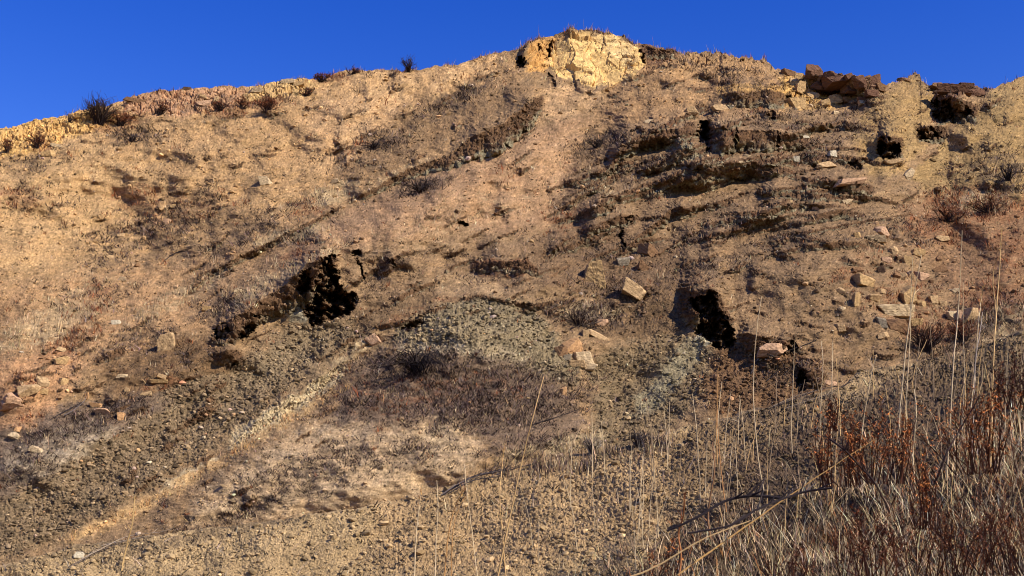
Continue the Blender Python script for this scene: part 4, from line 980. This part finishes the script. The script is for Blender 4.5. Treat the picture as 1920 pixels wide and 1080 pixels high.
# ------------------------------------------------------------------ shrubs, dead branches and stalks
def tube_arrays(lines, sides=4):
    """lines: [(points (k,3), radii (k,), colour)] -> one vertex / quad / colour array"""
    Vs, Fs, Cs, o = [], [], [], 0
    for pts, rad, c in lines:
        pts = np.asarray(pts, float); k = len(pts); rad = np.broadcast_to(np.asarray(rad, float), (k,))
        tg = np.gradient(pts, axis=0); tg /= np.linalg.norm(tg, axis=1)[:, None] + 1e-9
        ref = np.where(np.abs(tg[:, 1:2]) > 0.9, np.array([[1., 0, 0]]), np.array([[0, 1., 0]]))
        a = np.cross(tg, ref); a /= np.linalg.norm(a, axis=1)[:, None] + 1e-9; b = np.cross(tg, a)
        q = np.arange(sides) * 2 * np.pi / sides
        ring = pts[:, None] + rad[:, None, None] * (a[:, None] * np.cos(q)[None, :, None] + b[:, None] * np.sin(q)[None, :, None])
        Vs.append(ring.reshape(-1, 3))
        i = np.arange(k - 1)[:, None] * sides + np.arange(sides)[None]; j = np.arange(k - 1)[:, None] * sides + (np.arange(sides)[None] + 1) % sides
        Fs.append(np.stack([i, j, j + sides, i + sides], -1).reshape(-1, 4) + o); o += k * sides
        Cs.append(np.repeat(np.asarray(c, float)[None], k * sides, 0))
    return np.concatenate(Vs), np.concatenate(Fs), np.clip(np.concatenate(Cs), 0.003, 0.9)
wood = material('dead wood', grain=0.25, scale=40.0, bump=0.2, bdist=0.004, rough=0.85)
def smooth_line(pts, n):
    """Catmull-Rom through the points"""
    p = np.asarray(pts, float); p = np.concatenate([2 * p[:1] - p[1:2], p, 2 * p[-1:] - p[-2:-1]])
    out = []; m = len(p) - 3
    for t_ in np.linspace(0, m - 1e-6, n):
        i = int(t_); f = t_ - i; a, b, c, d = p[i:i + 4]
        out.append(0.5 * (2 * b + (c - a) * f + (2 * a - 5 * b + 4 * c - d) * f * f + (3 * b - a - 3 * c + d) * f ** 3))
    return np.array(out)
def twigs_from(line, n, length, rad, g, cols_, up=0.3, depth=1):
    out = []
    for _ in range(n):
        i = g.integers(len(line) // 4, len(line)); p0 = line[i]
        d = g.normal(0, 1, 3); d[2] = abs(d[2]) * 0.6 + up; d /= np.linalg.norm(d)
        tg = line[min(i + 1, len(line) - 1)] - line[max(i - 1, 0)]; tg = tg / (np.linalg.norm(tg) + 1e-9)
        d = d * 0.75 + tg * 0.7; d /= np.linalg.norm(d); L = length * g.uniform(0.4, 1.2)
        bendv = g.normal(0, 0.22, 3) * L
        pts = np.array([p0, p0 + d * L * 0.5 + bendv * 0.5, p0 + d * L + bendv])
        ln = smooth_line(pts, 5); c = cols_[g.integers(0, len(cols_))] * g.lognormal(0, 0.2)
        out.append((ln, np.linspace(rad, rad * 0.4, 5), c))
        if depth > 0: out += twigs_from(ln, 2, L * 0.5, rad * 0.7, g, cols_, up, depth - 1)
    return out
def plant(name, label, cat, base, parts, group=None):
    e = bpy.data.objects.new(name, None); COL.objects.link(e); e.location = tuple(base); e.empty_display_size = 0.2
    tag(e, label, cat, group, 'thing')
    for pn, (V, Fq, C) in parts.items():
        raw_mesh(pn, V - np.asarray(base), Fq, wood if pn in ('branches', 'twigs', 'stem', 'side_twigs') else pmat, C, False, e)
    return e
def lc(l): return np.array([lin(c) for c in l])
def shrub(px, py, w, h, label, name='dry_shrub', wood_c=((70, 54, 44), (54, 42, 36)), twig_c=((96, 78, 66), (70, 56, 48)), leaf_c=None, n=16, near=False, arch=0.0, leaves=0, seed=None, cat='shrub', trad=0.7):
    """px, py: foot of the shrub in the photo; w, h its size in photo pixels"""
    g = np.random.default_rng(seed or int(px * 17 + py * 3)); at = on_near if near else on_hill
    base = at(np.array([px]), np.array([py]))[0]; s = base[1] / FPX; W, H = w * s, h * s
    main, tw = [], []
    for k in range(n):
        az = g.uniform(0, 2 * math.pi); sp = g.uniform(0.1, 1.0) ** 0.7
        end = base + np.array((math.cos(az) * W / 2 * sp, math.sin(az) * W / 2 * sp * 0.8, H * g.uniform(0.55, 1.0) * math.sqrt(max(0.12, 1 - 0.75 * sp * sp)) * (1 - arch * 0.4)))
        root = base + g.normal(0, 0.05, 3) * W * np.array((1, 1, 0)) - np.array((0, 0, 0.05 * H))
        mid = root * 0.5 + end * 0.5 + np.array((0, 0, H * (0.12 + arch * 0.5))) + g.normal(0, 0.05, 3) * W
        ln = smooth_line([root, mid, end], 8); c = lc(wood_c)[g.integers(0, len(wood_c))]
        main.append((ln, np.linspace(1.1, 0.5, 8) * s * trad / 0.7, c))
        tw += twigs_from(ln, 5, H * 0.35, 0.42 * s * trad / 0.7, g, lc(twig_c), 0.3 - arch * 0.3, 1)
    parts = {'branches': tube_arrays(main + tw, 3)}
    if leaves:
        ends = np.array([l[0][-1] for l in tw]); k = g.integers(0, len(ends), leaves)
        P = ends[k] + g.normal(0, 0.07, (leaves, 3)) * np.array((W, W, H)) * 0.6
        P[:, 2] = np.maximum(P[:, 2], base[2] - 0.02 * H)
        V, Fq, C = blades(P, g.uniform(2.0, 5.0, leaves) * s, g.uniform(1.0, 2.0, leaves) * s, 0.99, tint(leaf_c, leaves, 0.3, g=g), g=g)
        parts['foliage'] = (V, Fq, C)
    return plant(name, label, cat, base, parts)
GREY_T = ((124, 110, 98), (92, 78, 68), (70, 56, 50)); DARK_W = ((46, 37, 32), (60, 48, 42)); RUST_L = [(140, 82, 48), (120, 68, 42), (160, 100, 62), (98, 62, 46)]
RUST_T = ((126, 78, 52), (98, 62, 44), (150, 104, 76))
shrub(186, 232, 78, 54, 'large round bare dark bush on the skyline at the left', 'bare_bush', n=64, twig_c=((84, 68, 56), (64, 50, 42), (104, 84, 66)))
shrub(766, 136, 34, 30, 'small grey feathery bush on the skyline left of the high cliff', 'bare_bush', n=22, twig_c=GREY_T, trad=0.55)
shrub(604, 153, 46, 14, 'low rusty shrub on the skyline right of the pale ridge stones', n=18, leaf_c=RUST_L, leaves=420, twig_c=RUST_T)
shrub(660, 140, 40, 10, 'low dark weedy shrub on the skyline right of the rusty one', n=12, leaf_c=RUST_L[1:] + [(90, 74, 66)], leaves=200)
shrub(72, 280, 34, 30, 'rusty twiggy shrub in front of the yellow left cliff', n=18, leaf_c=RUST_L, leaves=260, twig_c=RUST_T)
shrub(14, 288, 26, 26, 'rusty shrub at the very left edge under the yellow cliff', n=14, leaf_c=RUST_L, leaves=200, twig_c=RUST_T)
shrub(130, 236, 18, 20, 'small purplish shrub on top of the yellow left cliff', n=12, twig_c=GREY_T)
shrub(225, 236, 54, 26, 'rusty shrub growing right beside the round skyline bush', n=22, leaf_c=RUST_L, leaves=500, twig_c=RUST_T)
shrub(247, 266, 40, 16, 'flat dark grey shrub below the round skyline bush', n=18, twig_c=GREY_T, wood_c=DARK_W)
shrub(300, 216, 40, 22, 'brown shrub in front of the pinkish ridge bank', n=18, leaf_c=RUST_L, leaves=240)
shrub(412, 208, 40, 20, 'dark brown shrub below the stones of the ridge bank', n=18, leaf_c=RUST_L[1:], leaves=220)
shrub(452, 204, 30, 20, 'rusty brown shrub left of the largest rusty ridge shrub', n=16, leaf_c=RUST_L, leaves=260, twig_c=RUST_T)
shrub(500, 210, 48, 30, 'largest rusty brown shrub on the ridge face below the pale slab', n=24, leaf_c=RUST_L, leaves=520, twig_c=RUST_T)
shrub(575, 180, 44, 14, 'low brown shrub below the yellow skyline boulder', n=16, leaf_c=RUST_L[1:] + [(96, 78, 68)], leaves=220)
shrub(788, 362, 74, 24, 'low flattened dark grey shrub under the long brown scarp', n=34, twig_c=GREY_T, wood_c=DARK_W)
shrub(700, 280, 50, 20, 'dark purplish shrub on the slope above the long brown scarp', n=22, twig_c=GREY_T, wood_c=DARK_W)
shrub(1120, 278, 46, 24, 'grey brush left of the upper brown scarp', n=22, twig_c=GREY_T, wood_c=DARK_W)
shrub(785, 702, 190, 36, 'wide burnt brush with long arching black branches on the mound', 'burnt_bush', n=54, wood_c=((38, 31, 29), (52, 42, 38)), twig_c=((64, 52, 48), (92, 78, 72), (44, 36, 33)), arch=0.9)
shrub(1088, 612, 92, 34, 'dark tangled brush with pale sticks in the middle of the slide', 'burnt_bush', n=34, wood_c=((60, 48, 42), (150, 128, 104)), twig_c=((70, 56, 50), (50, 40, 36), (170, 148, 122)))
shrub(1738, 660, 90, 60, 'dark thorny brush with rusty twigs below the cracked boulder', 'burnt_bush', n=36, wood_c=DARK_W, twig_c=((96, 62, 46), (60, 46, 40), (120, 80, 58)), leaf_c=RUST_L[1:], leaves=260)
shrub(1805, 640, 60, 40, 'rusty brush under the twin boulders', n=24, leaf_c=RUST_L, leaves=380, twig_c=RUST_T)
shrub(1855, 400, 70, 34, 'broad rusty bush in the upper right grass', n=26, leaf_c=RUST_L, leaves=520, twig_c=RUST_T)
shrub(1780, 415, 80, 30, 'long rusty bush left of the broad one in the upper right grass', n=26, leaf_c=RUST_L, leaves=520, twig_c=RUST_T)
shrub(1890, 340, 44, 36, 'dark bush on the right spur at the picture edge', n=22, twig_c=GREY_T, wood_c=DARK_W)
shrub(1196, 838, 70, 30, 'grey tangled brush on the crest of the near slope', 'bare_bush', n=28, near=True, twig_c=GREY_T, wood_c=((110, 96, 84), (70, 58, 50)), arch=0.4)
shrub(1108, 850, 40, 34, 'pale dry tuft with a dark middle on the near crest', 'dry_tuft', n=26, near=True, twig_c=((206, 188, 158), (170, 150, 124)), wood_c=((190, 170, 140), (70, 58, 50)), cat='tuft')

def path3(pts, at, lift=0.0):
    """photo pixels lying on the ground -> points"""
    p = np.array(pts, float); P = at(p[:, 0], p[:, 1]); P[:, 2] += lift; return P
def fallen(name, label, strokes, rad, cols_, at, ntw, tl, cat='branch', lift=0.03):
    g = np.random.default_rng(len(label) * 31 + int(strokes[0][0][0])); main, tw = [], []
    for st in strokes:
        P = path3(st, at, lift); s = P[0, 1] / FPX; ln = smooth_line(P + g.normal(0, 0.6, P.shape) * s, 14)
        ln[:, 2] += np.sin(np.linspace(0, math.pi, 14)) * 2.5 * s
        main.append((ln, np.linspace(rad, rad * 0.45, 14) * s, lc(cols_)[g.integers(0, len(cols_))])); tw += twigs_from(ln, ntw, tl * s, rad * 0.4 * s, g, lc(cols_), 0.25, 1)
    base = main[0][0][0]
    return plant(name, label, cat, base, {'branches': tube_arrays(main + tw, 4)})
BLK = ((42, 35, 33), (58, 49, 46), (78, 68, 64), (124, 110, 102))
fallen('fallen_branch', 'dark bundle of fallen branches on the crest of the near slope', [[(826,938),(862,915),(905,893),(960,884)],[(834,934),(880,905),(930,890),(975,880)],[(840,930),(885,912),(940,900)],[(870,882),(905,886),(940,896)],[(900,900),(960,890),(1030,872)]], 1.2, BLK, on_near, 14, 24)
fallen('fallen_branch', 'burnt branches lying in the brown bank below the broad pink boulder', [[(1408,705),(1420,682),(1440,672),(1462,680),(1474,700)],[(1420,690),(1460,668),(1500,655),(1530,640)],[(1436,718),(1452,706),(1468,694)]], 1.3, BLK[:3], on_hill, 9, 20)
fallen('fallen_branch', 'thin dead branch lying on tan soil on the left slope', [[(306,490),(330,476),(358,468)],[(318,482),(340,474),(356,474)]], 0.9, BLK[:2], on_hill, 5, 12)
fallen('fallen_branch', 'grey fallen branches in burnt brush at the lower left', [[(92,790),(120,776),(152,756)],[(100,786),(130,770),(156,762)],[(120,780),(140,772),(160,752),(160,735)]], 1.0, BLK[1:], on_hill, 6, 14)
fallen('fallen_branch', 'long grey branches stretched along the left foot of the near slope', [[(130,1072),(180,1045),(232,1022)],[(150,1058),(200,1034),(240,1012),(300,1000)],[(190,1030),(240,1018),(290,1008)]], 0.9, ((190, 168, 140), (150, 130, 108), (112, 96, 84)), on_near, 6, 16)
fallen('fallen_branch', 'burnt stick lying beside the small orange stone in dark growth', [[(995,800),(1040,788),(1085,770)]], 1.0, BLK[:2], on_hill, 4, 14)
fallen('fallen_branch', 'pale dry branches lying at the foot of the brown cloddy bank', [[(1440,775),(1490,757),(1540,738),(1580,722)],[(1450,768),(1500,750),(1560,728)],[(1470,772),(1520,760),(1560,742)]], 0.9, ((150, 132, 112), (100, 86, 76), (74, 62, 56)), on_near, 14, 22)
def standing(name, label, pts, Y, r0, r1, c, cat, ntw=0, tl=20, twc=None, group=None, foot=True, head=None, seed=1, part='stem'):
    """an upright stalk or twig: photo pixels from the foot up, all at about the depth Y"""
    g = np.random.default_rng(seed + int(pts[0][0])); P = []
    for k, (x, y) in enumerate(pts):
        P.append(point(x, y, Y + (g.uniform(-0.035, 0.035) * k if k else 0)))
    P = np.array(P); s = Y / FPX
    ln = smooth_line(P, max(8, 5 * len(pts))); n = len(ln)
    ln[1:-1] += g.normal(0, 0.25, (n - 2, 3)) * s
    cc = lin(c) * g.lognormal(0, 0.08)
    tubes = [(ln, np.linspace(r0, r1, n) * s, cc)]
    if ntw: tubes += twigs_from(ln, ntw, tl * s, r1 * 0.75 * s, g, lc(twc or (c,)), 0.5, 0)
    parts = {part: tube_arrays(tubes, 5)}
    if head:
        m = 26; t_ = g.uniform(0.72, 1.0, m); Q = ln[(t_ * (n - 1)).astype(int)] + g.normal(0, 1.2, (m, 3)) * s
        V, Fq, C = blades(Q, g.uniform(4, 9, m) * s, g.uniform(1.0, 1.8, m) * s, 0.5, tint([head], m, 0.2, g=g), g=g); parts['seed_head'] = (V, Fq, C)
    return plant(name, label, cat, ln[0], parts, group)
def depth_at(px, py):
    return float(on_near(np.array([px]), np.array([py]))[0][1])
ST1, ST2, ST3 = (240, 194, 128), (230, 200, 152), (208, 156, 96)
STALKS = [
 ([(928,1110),(952,990),(980,860),(1000,780),(1020,705)], 1.9, 0.7, ST1, 'tallest tan stalk leaning right in front of the burnt mound', 0),
 ([(950,1100),(942,1000),(937,930),(942,870),(945,838)], 1.3, 0.7, ST1, 'tan stalk left of the tallest one with a feathery tip', 1),
 ([(897,1095),(884,990),(875,920),(871,870)], 1.0, 0.5, ST2, 'thin pale stalk leaning left beside the fallen branches', 0),
 ([(832,1100),(840,1010),(850,960),(866,925),(874,916)], 1.6, 0.6, ST3, 'golden stalk with a drooping tip below the fallen branches', 1),
 ([(846,1100),(848,1010),(858,960),(872,930)], 1.2, 0.5, ST3, 'thinner golden stalk close behind the drooping one', 0),
 ([(776,1100),(780,1010),(786,950),(790,915)], 1.4, 0.6, ST2, 'pale stalk with a fuzzy top at the bottom left of centre', 1),
 ([(815,1100),(818,1010),(821,950),(819,900)], 1.2, 0.5, ST2, 'straight stalk between the fuzzy topped one and the drooping one', 0),
 ([(228,1070),(236,1030),(248,980),(253,930)], 1.8, 0.9, (224, 184, 120), 'blurred golden stalk standing near the end of the orange grass strip', 0),
 ([(1183,960),(1181,900),(1184,850),(1182,812)], 0.9, 0.5, ST2, 'white thin stalk standing before the grey brush on the near crest', 0),
 ([(1432,920),(1422,860),(1413,760),(1414,680),(1420,610),(1428,556)], 1.2, 0.6, ST2, 'tall stalk standing alone in front of the brown scarp right of the dark gash', 0),
 ([(1485,850),(1484,790),(1487,720),(1489,660),(1492,622)], 1.0, 0.5, ST2, 'thin stalk over the burnt branches in the brown bank', 0),
 ([(1535,860),(1538,800),(1540,740),(1543,680),(1540,640)], 0.9, 0.5, ST2, 'thin stalk right of the one over the burnt branches', 0),
 ([(1558,840),(1559,780),(1560,720),(1561,650),(1563,622)], 1.0, 0.5, ST2, 'straight thin stalk at the left edge of the boulder field', 0),
 ([(1610,870),(1618,800),(1630,720),(1643,664)], 1.3, 0.6, ST2, 'stalk leaning right in front of the flat slab under the boulders', 0),
 ([(1683,830),(1690,740),(1700,640),(1712,560),(1722,510),(1728,478)], 1.5, 0.6, ST2, 'tall forked stalk crossing the largest flat slab', 0),
 ([(1700,830),(1700,740),(1706,640),(1708,560),(1711,480)], 1.2, 0.6, ST2, 'straight stalk rising right beside the tall forked stalk', 0),
 ([(1775,900),(1782,780),(1788,680),(1797,580),(1801,500),(1804,432)], 1.5, 0.6, ST2, 'tall pale stalk rising left of the pale twin boulders', 0),
 ([(1805,800),(1808,700),(1806,620),(1806,530)], 0.8, 0.5, ST2, 'very thin stalk rising between the twin boulders', 0),
 ([(1810,860),(1820,770),(1828,690),(1834,610),(1840,560),(1845,533)], 1.4, 0.6, ST2, 'stalk with a bent tip right of the twin boulders', 1),
 ([(1822,850),(1826,760),(1830,670),(1838,620),(1842,586)], 1.0, 0.5, (200,180,160), 'greyish stalk close beside the bent tipped one', 0),
 ([(1857,880),(1860,760),(1864,650),(1870,560),(1876,470),(1878,428)], 1.7, 0.7, ST1, 'tallest right stalk reaching up into the rusty grass', 1),
 ([(1868,600),(1866,570),(1862,530),(1864,500),(1872,484)], 0.9, 0.5, ST1, 'side branch curving beside the tallest right stalk', 0),
 ([(1882,880),(1885,780),(1888,700),(1890,640)], 0.9, 0.5, ST2, 'thin stalk right of the tallest right stalk', 0),
 ([(1345,870),(1343,800),(1345,740),(1346,690)], 1.2, 0.5, ST3, 'orange tinted stalk below the white soil of the dark gash', 0),
 ([(1362,960),(1352,880),(1346,800),(1344,720)], 1.2, 0.5, (196,142,90), 'brownish orange stalk joining the orange tinted one', 0),
 ([(1716,920),(1712,850),(1718,780),(1714,730)], 1.4, 0.7, ST2, 'yellow stalk in the thick grass right of the rusty plant', 0),
 ([(1332,1010),(1328,960),(1340,880),(1336,830)], 2.2, 1.0, (160,118,82), 'blurred brown stalk before the fallen burnt branch', 0),
]
for k, (pts, r0, r1, c, lab, hd) in enumerate(STALKS):
    fx, fy = pts[0]; Y = depth_at(fx, max(fy, np.interp(fx, NX, NY) + 8)) if fy < 1200 else 7.0
    standing('dry_stalk', lab, pts, min(Y, 9.5) - 0.25, r0, r1, c, 'stalk', 3 if r0 > 1.1 else 0, 22, None, 'tall dry stalks on the near slope', head=(206, 160, 98) if hd else None, seed=k)
g = np.random.default_rng(977)
for k in range(96):
    x = float(np.clip(g.normal(1600, 200), 1120, 1915) if k % 3 else g.uniform(980, 1400)); f = np.interp(x, NX, NY)
    y = float(g.uniform(f + 40, min(1075, f + 300))); h = g.uniform(60, 150); ln = g.normal(0, 14)
    standing('dry_stalk', 'thin short straw stalk among many alike in the lower right growth', [(x, y), (x + ln * 0.3, y - h * 0.5), (x + ln, y - h)], depth_at(x, y) - 0.05, 0.9, 0.45, (ST2, ST1, (176, 148, 112))[k % 3], 'stalk', 0, group='short straw stalks in the lower right growth', seed=500 + k)
# near plants of the lower right corner
standing('straw_stick', 'long straw coloured stick slanting across the lower right growth', [(1270,1078),(1400,986),(1520,902),(1640,824)], 5.6, 1.7, 0.6, (206,160,96), 'stick', part='stem')
standing('straw_stick', 'shorter straw stick lying below the long slanting one', [(1160,1090),(1230,1062),(1320,1010),(1410,975)], 5.2, 1.8, 0.9, (206,170,116), 'stick')
standing('dark_twig', 'dark bare twig crossing the long straw stick', [(1668,960),(1640,905),(1610,872),(1585,845),(1556,824)], 5.1, 1.6, 2.2, (58,42,36), 'twig', 5, 30)
standing('dark_twig', 'short dark twig forking up from the crossing twig', [(1590,852),(1588,838),(1585,826)], 5.08, 1.8, 1.2, (58,42,36), 'twig')
standing('dark_twig', 'dark straight twig leaning right in front of the pale grass', [(1756,900),(1775,850),(1800,805),(1838,742)], 5.4, 2.0, 0.8, (62,46,40), 'twig', 2, 26)
standing('burnt_branch', 'thick black burnt branch lying in front of the grass', [(1250,996),(1300,974),(1360,940),(1410,930),(1470,935)], 5.5, 2.2, 3.2, (50,42,42), 'branch', 8, 40, ((50,42,42),(74,62,58)), part='branches')
standing('burnt_branch', 'second burnt branch forking below the thick black one', [(1290,1000),(1370,985),(1420,955),(1500,925),(1560,915)], 5.4, 2.0, 2.4, (62,52,50), 'branch', 8, 44, ((62,52,50),(90,78,72)), part='branches')
standing('orange_stem', 'bright orange bare stem at the bottom right of centre', [(1272,1090),(1277,1040),(1272,1000),(1282,965),(1284,925)], 6.0, 2.2, 1.1, (178,118,72), 'stem', 5, 40, ((150,84,50),(190,120,70)))
def leafy(px, py, w, h, label, n=20, leaves=900, near_y=None, lcol=None):
    """feathery dead plant of the near corner"""
    g = np.random.default_rng(int(px * 3 + py)); Y = (near_y or 6.6); s = Y / FPX; base = np.array(point(px, py, Y)); main, tw = [], []
    for k in range(n):
        q = g.uniform(-1, 1); tip = base + np.array((q * w * 0.5 * s, g.uniform(-0.5, 0.5) * w * 0.5 * s, h * s * g.uniform(0.6, 1.0) * (1 - 0.3 * q * q)))
        tip = tip + g.normal(0, 0.16, 3) * w * s; root = base + np.array((q * w * 0.42 + g.normal(0, 4), g.uniform(-0.4, 0.4) * w, -8)) * s
        tip[2] = base[2] + h * s * g.uniform(0.25, 1.0) ** 0.8
        ln = smooth_line([root, root * 0.45 + tip * 0.55 + g.normal(0, 7, 3) * s, tip], 9)
        main.append((ln, np.linspace(1.3, 0.5, 9) * s, lc(((110, 66, 42), (84, 54, 40)))[k % 2])); tw += twigs_from(ln, 7, h * 0.2 * s, 0.5 * s, g, lc(((120, 70, 44), (92, 58, 42))), 0.5, 1)
    pts = np.concatenate([l[0][1:] for l in tw] + [m_[0][3:] for m_ in main]); leaves = int(leaves * (0.55 if px > 1600 else 0.34)); k = g.integers(0, len(pts), leaves)
    P = pts[k] + g.normal(0, 2.2, (leaves, 3)) * s
    V, Fq, C = blades(P, g.uniform(3.5, 8, leaves) * s, g.uniform(1.6, 3.0, leaves) * s, 0.99, tint(lcol or [(204, 122, 64), (170, 100, 54), (216, 142, 84), (118, 74, 46)], leaves, 0.3, g=g), g=g)
    return plant('rusty_weed', label, 'weed', base, {'branches': tube_arrays(main + tw, 3), 'foliage': (V, Fq, C)})
leafy(1568, 905, 70, 130, 'tall rusty feathery weed left of the crossing dark twig', 22, 1500)
leafy(1560, 800, 24, 55, 'dark brown upright seed spike above the tall rusty weed', 8, 420, 6.7, [(92, 56, 36), (120, 70, 42), (70, 44, 32)])
leafy(1650, 900, 120, 120, 'broad rusty orange weed right of the crossing twig', 30, 2400)
leafy(1735, 985, 50, 120, 'orange feathery weed low in front of the dark growth', 16, 900)
leafy(1850, 880, 120, 140, 'wide orange brown weed at the right edge', 30, 2400)
leafy(1900, 760, 80, 90, 'dark brown bushy weed behind the orange one at the right edge', 20, 1200, 7.2, [(96, 60, 42), (74, 50, 40), (124, 80, 54)])
leafy(1640, 1075, 140, 110, 'dark rusty weed at the bottom edge of the corner', 26, 1700, 6.0, [(110, 62, 38), (80, 48, 34), (136, 80, 46)])
leafy(1790, 1080, 150, 130, 'brown weed at the bottom of the right corner', 26, 1900, 6.0, [(104, 62, 40), (70, 46, 36), (140, 86, 50)])
leafy(1905, 1070, 120, 150, 'tall brown weed in the extreme lower right corner', 24, 1700, 6.0, [(120, 70, 42), (84, 52, 38), (150, 92, 54)])
leafy(1480, 1085, 90, 60, 'low dark rusty weed left of the bottom edge weed', 12, 700, 6.0, [(96, 58, 40), (66, 44, 36), (124, 78, 50)])
leafy(1235, 1090, 60, 80, 'small reddish weed beside the orange bare stem', 8, 260, 6.6)
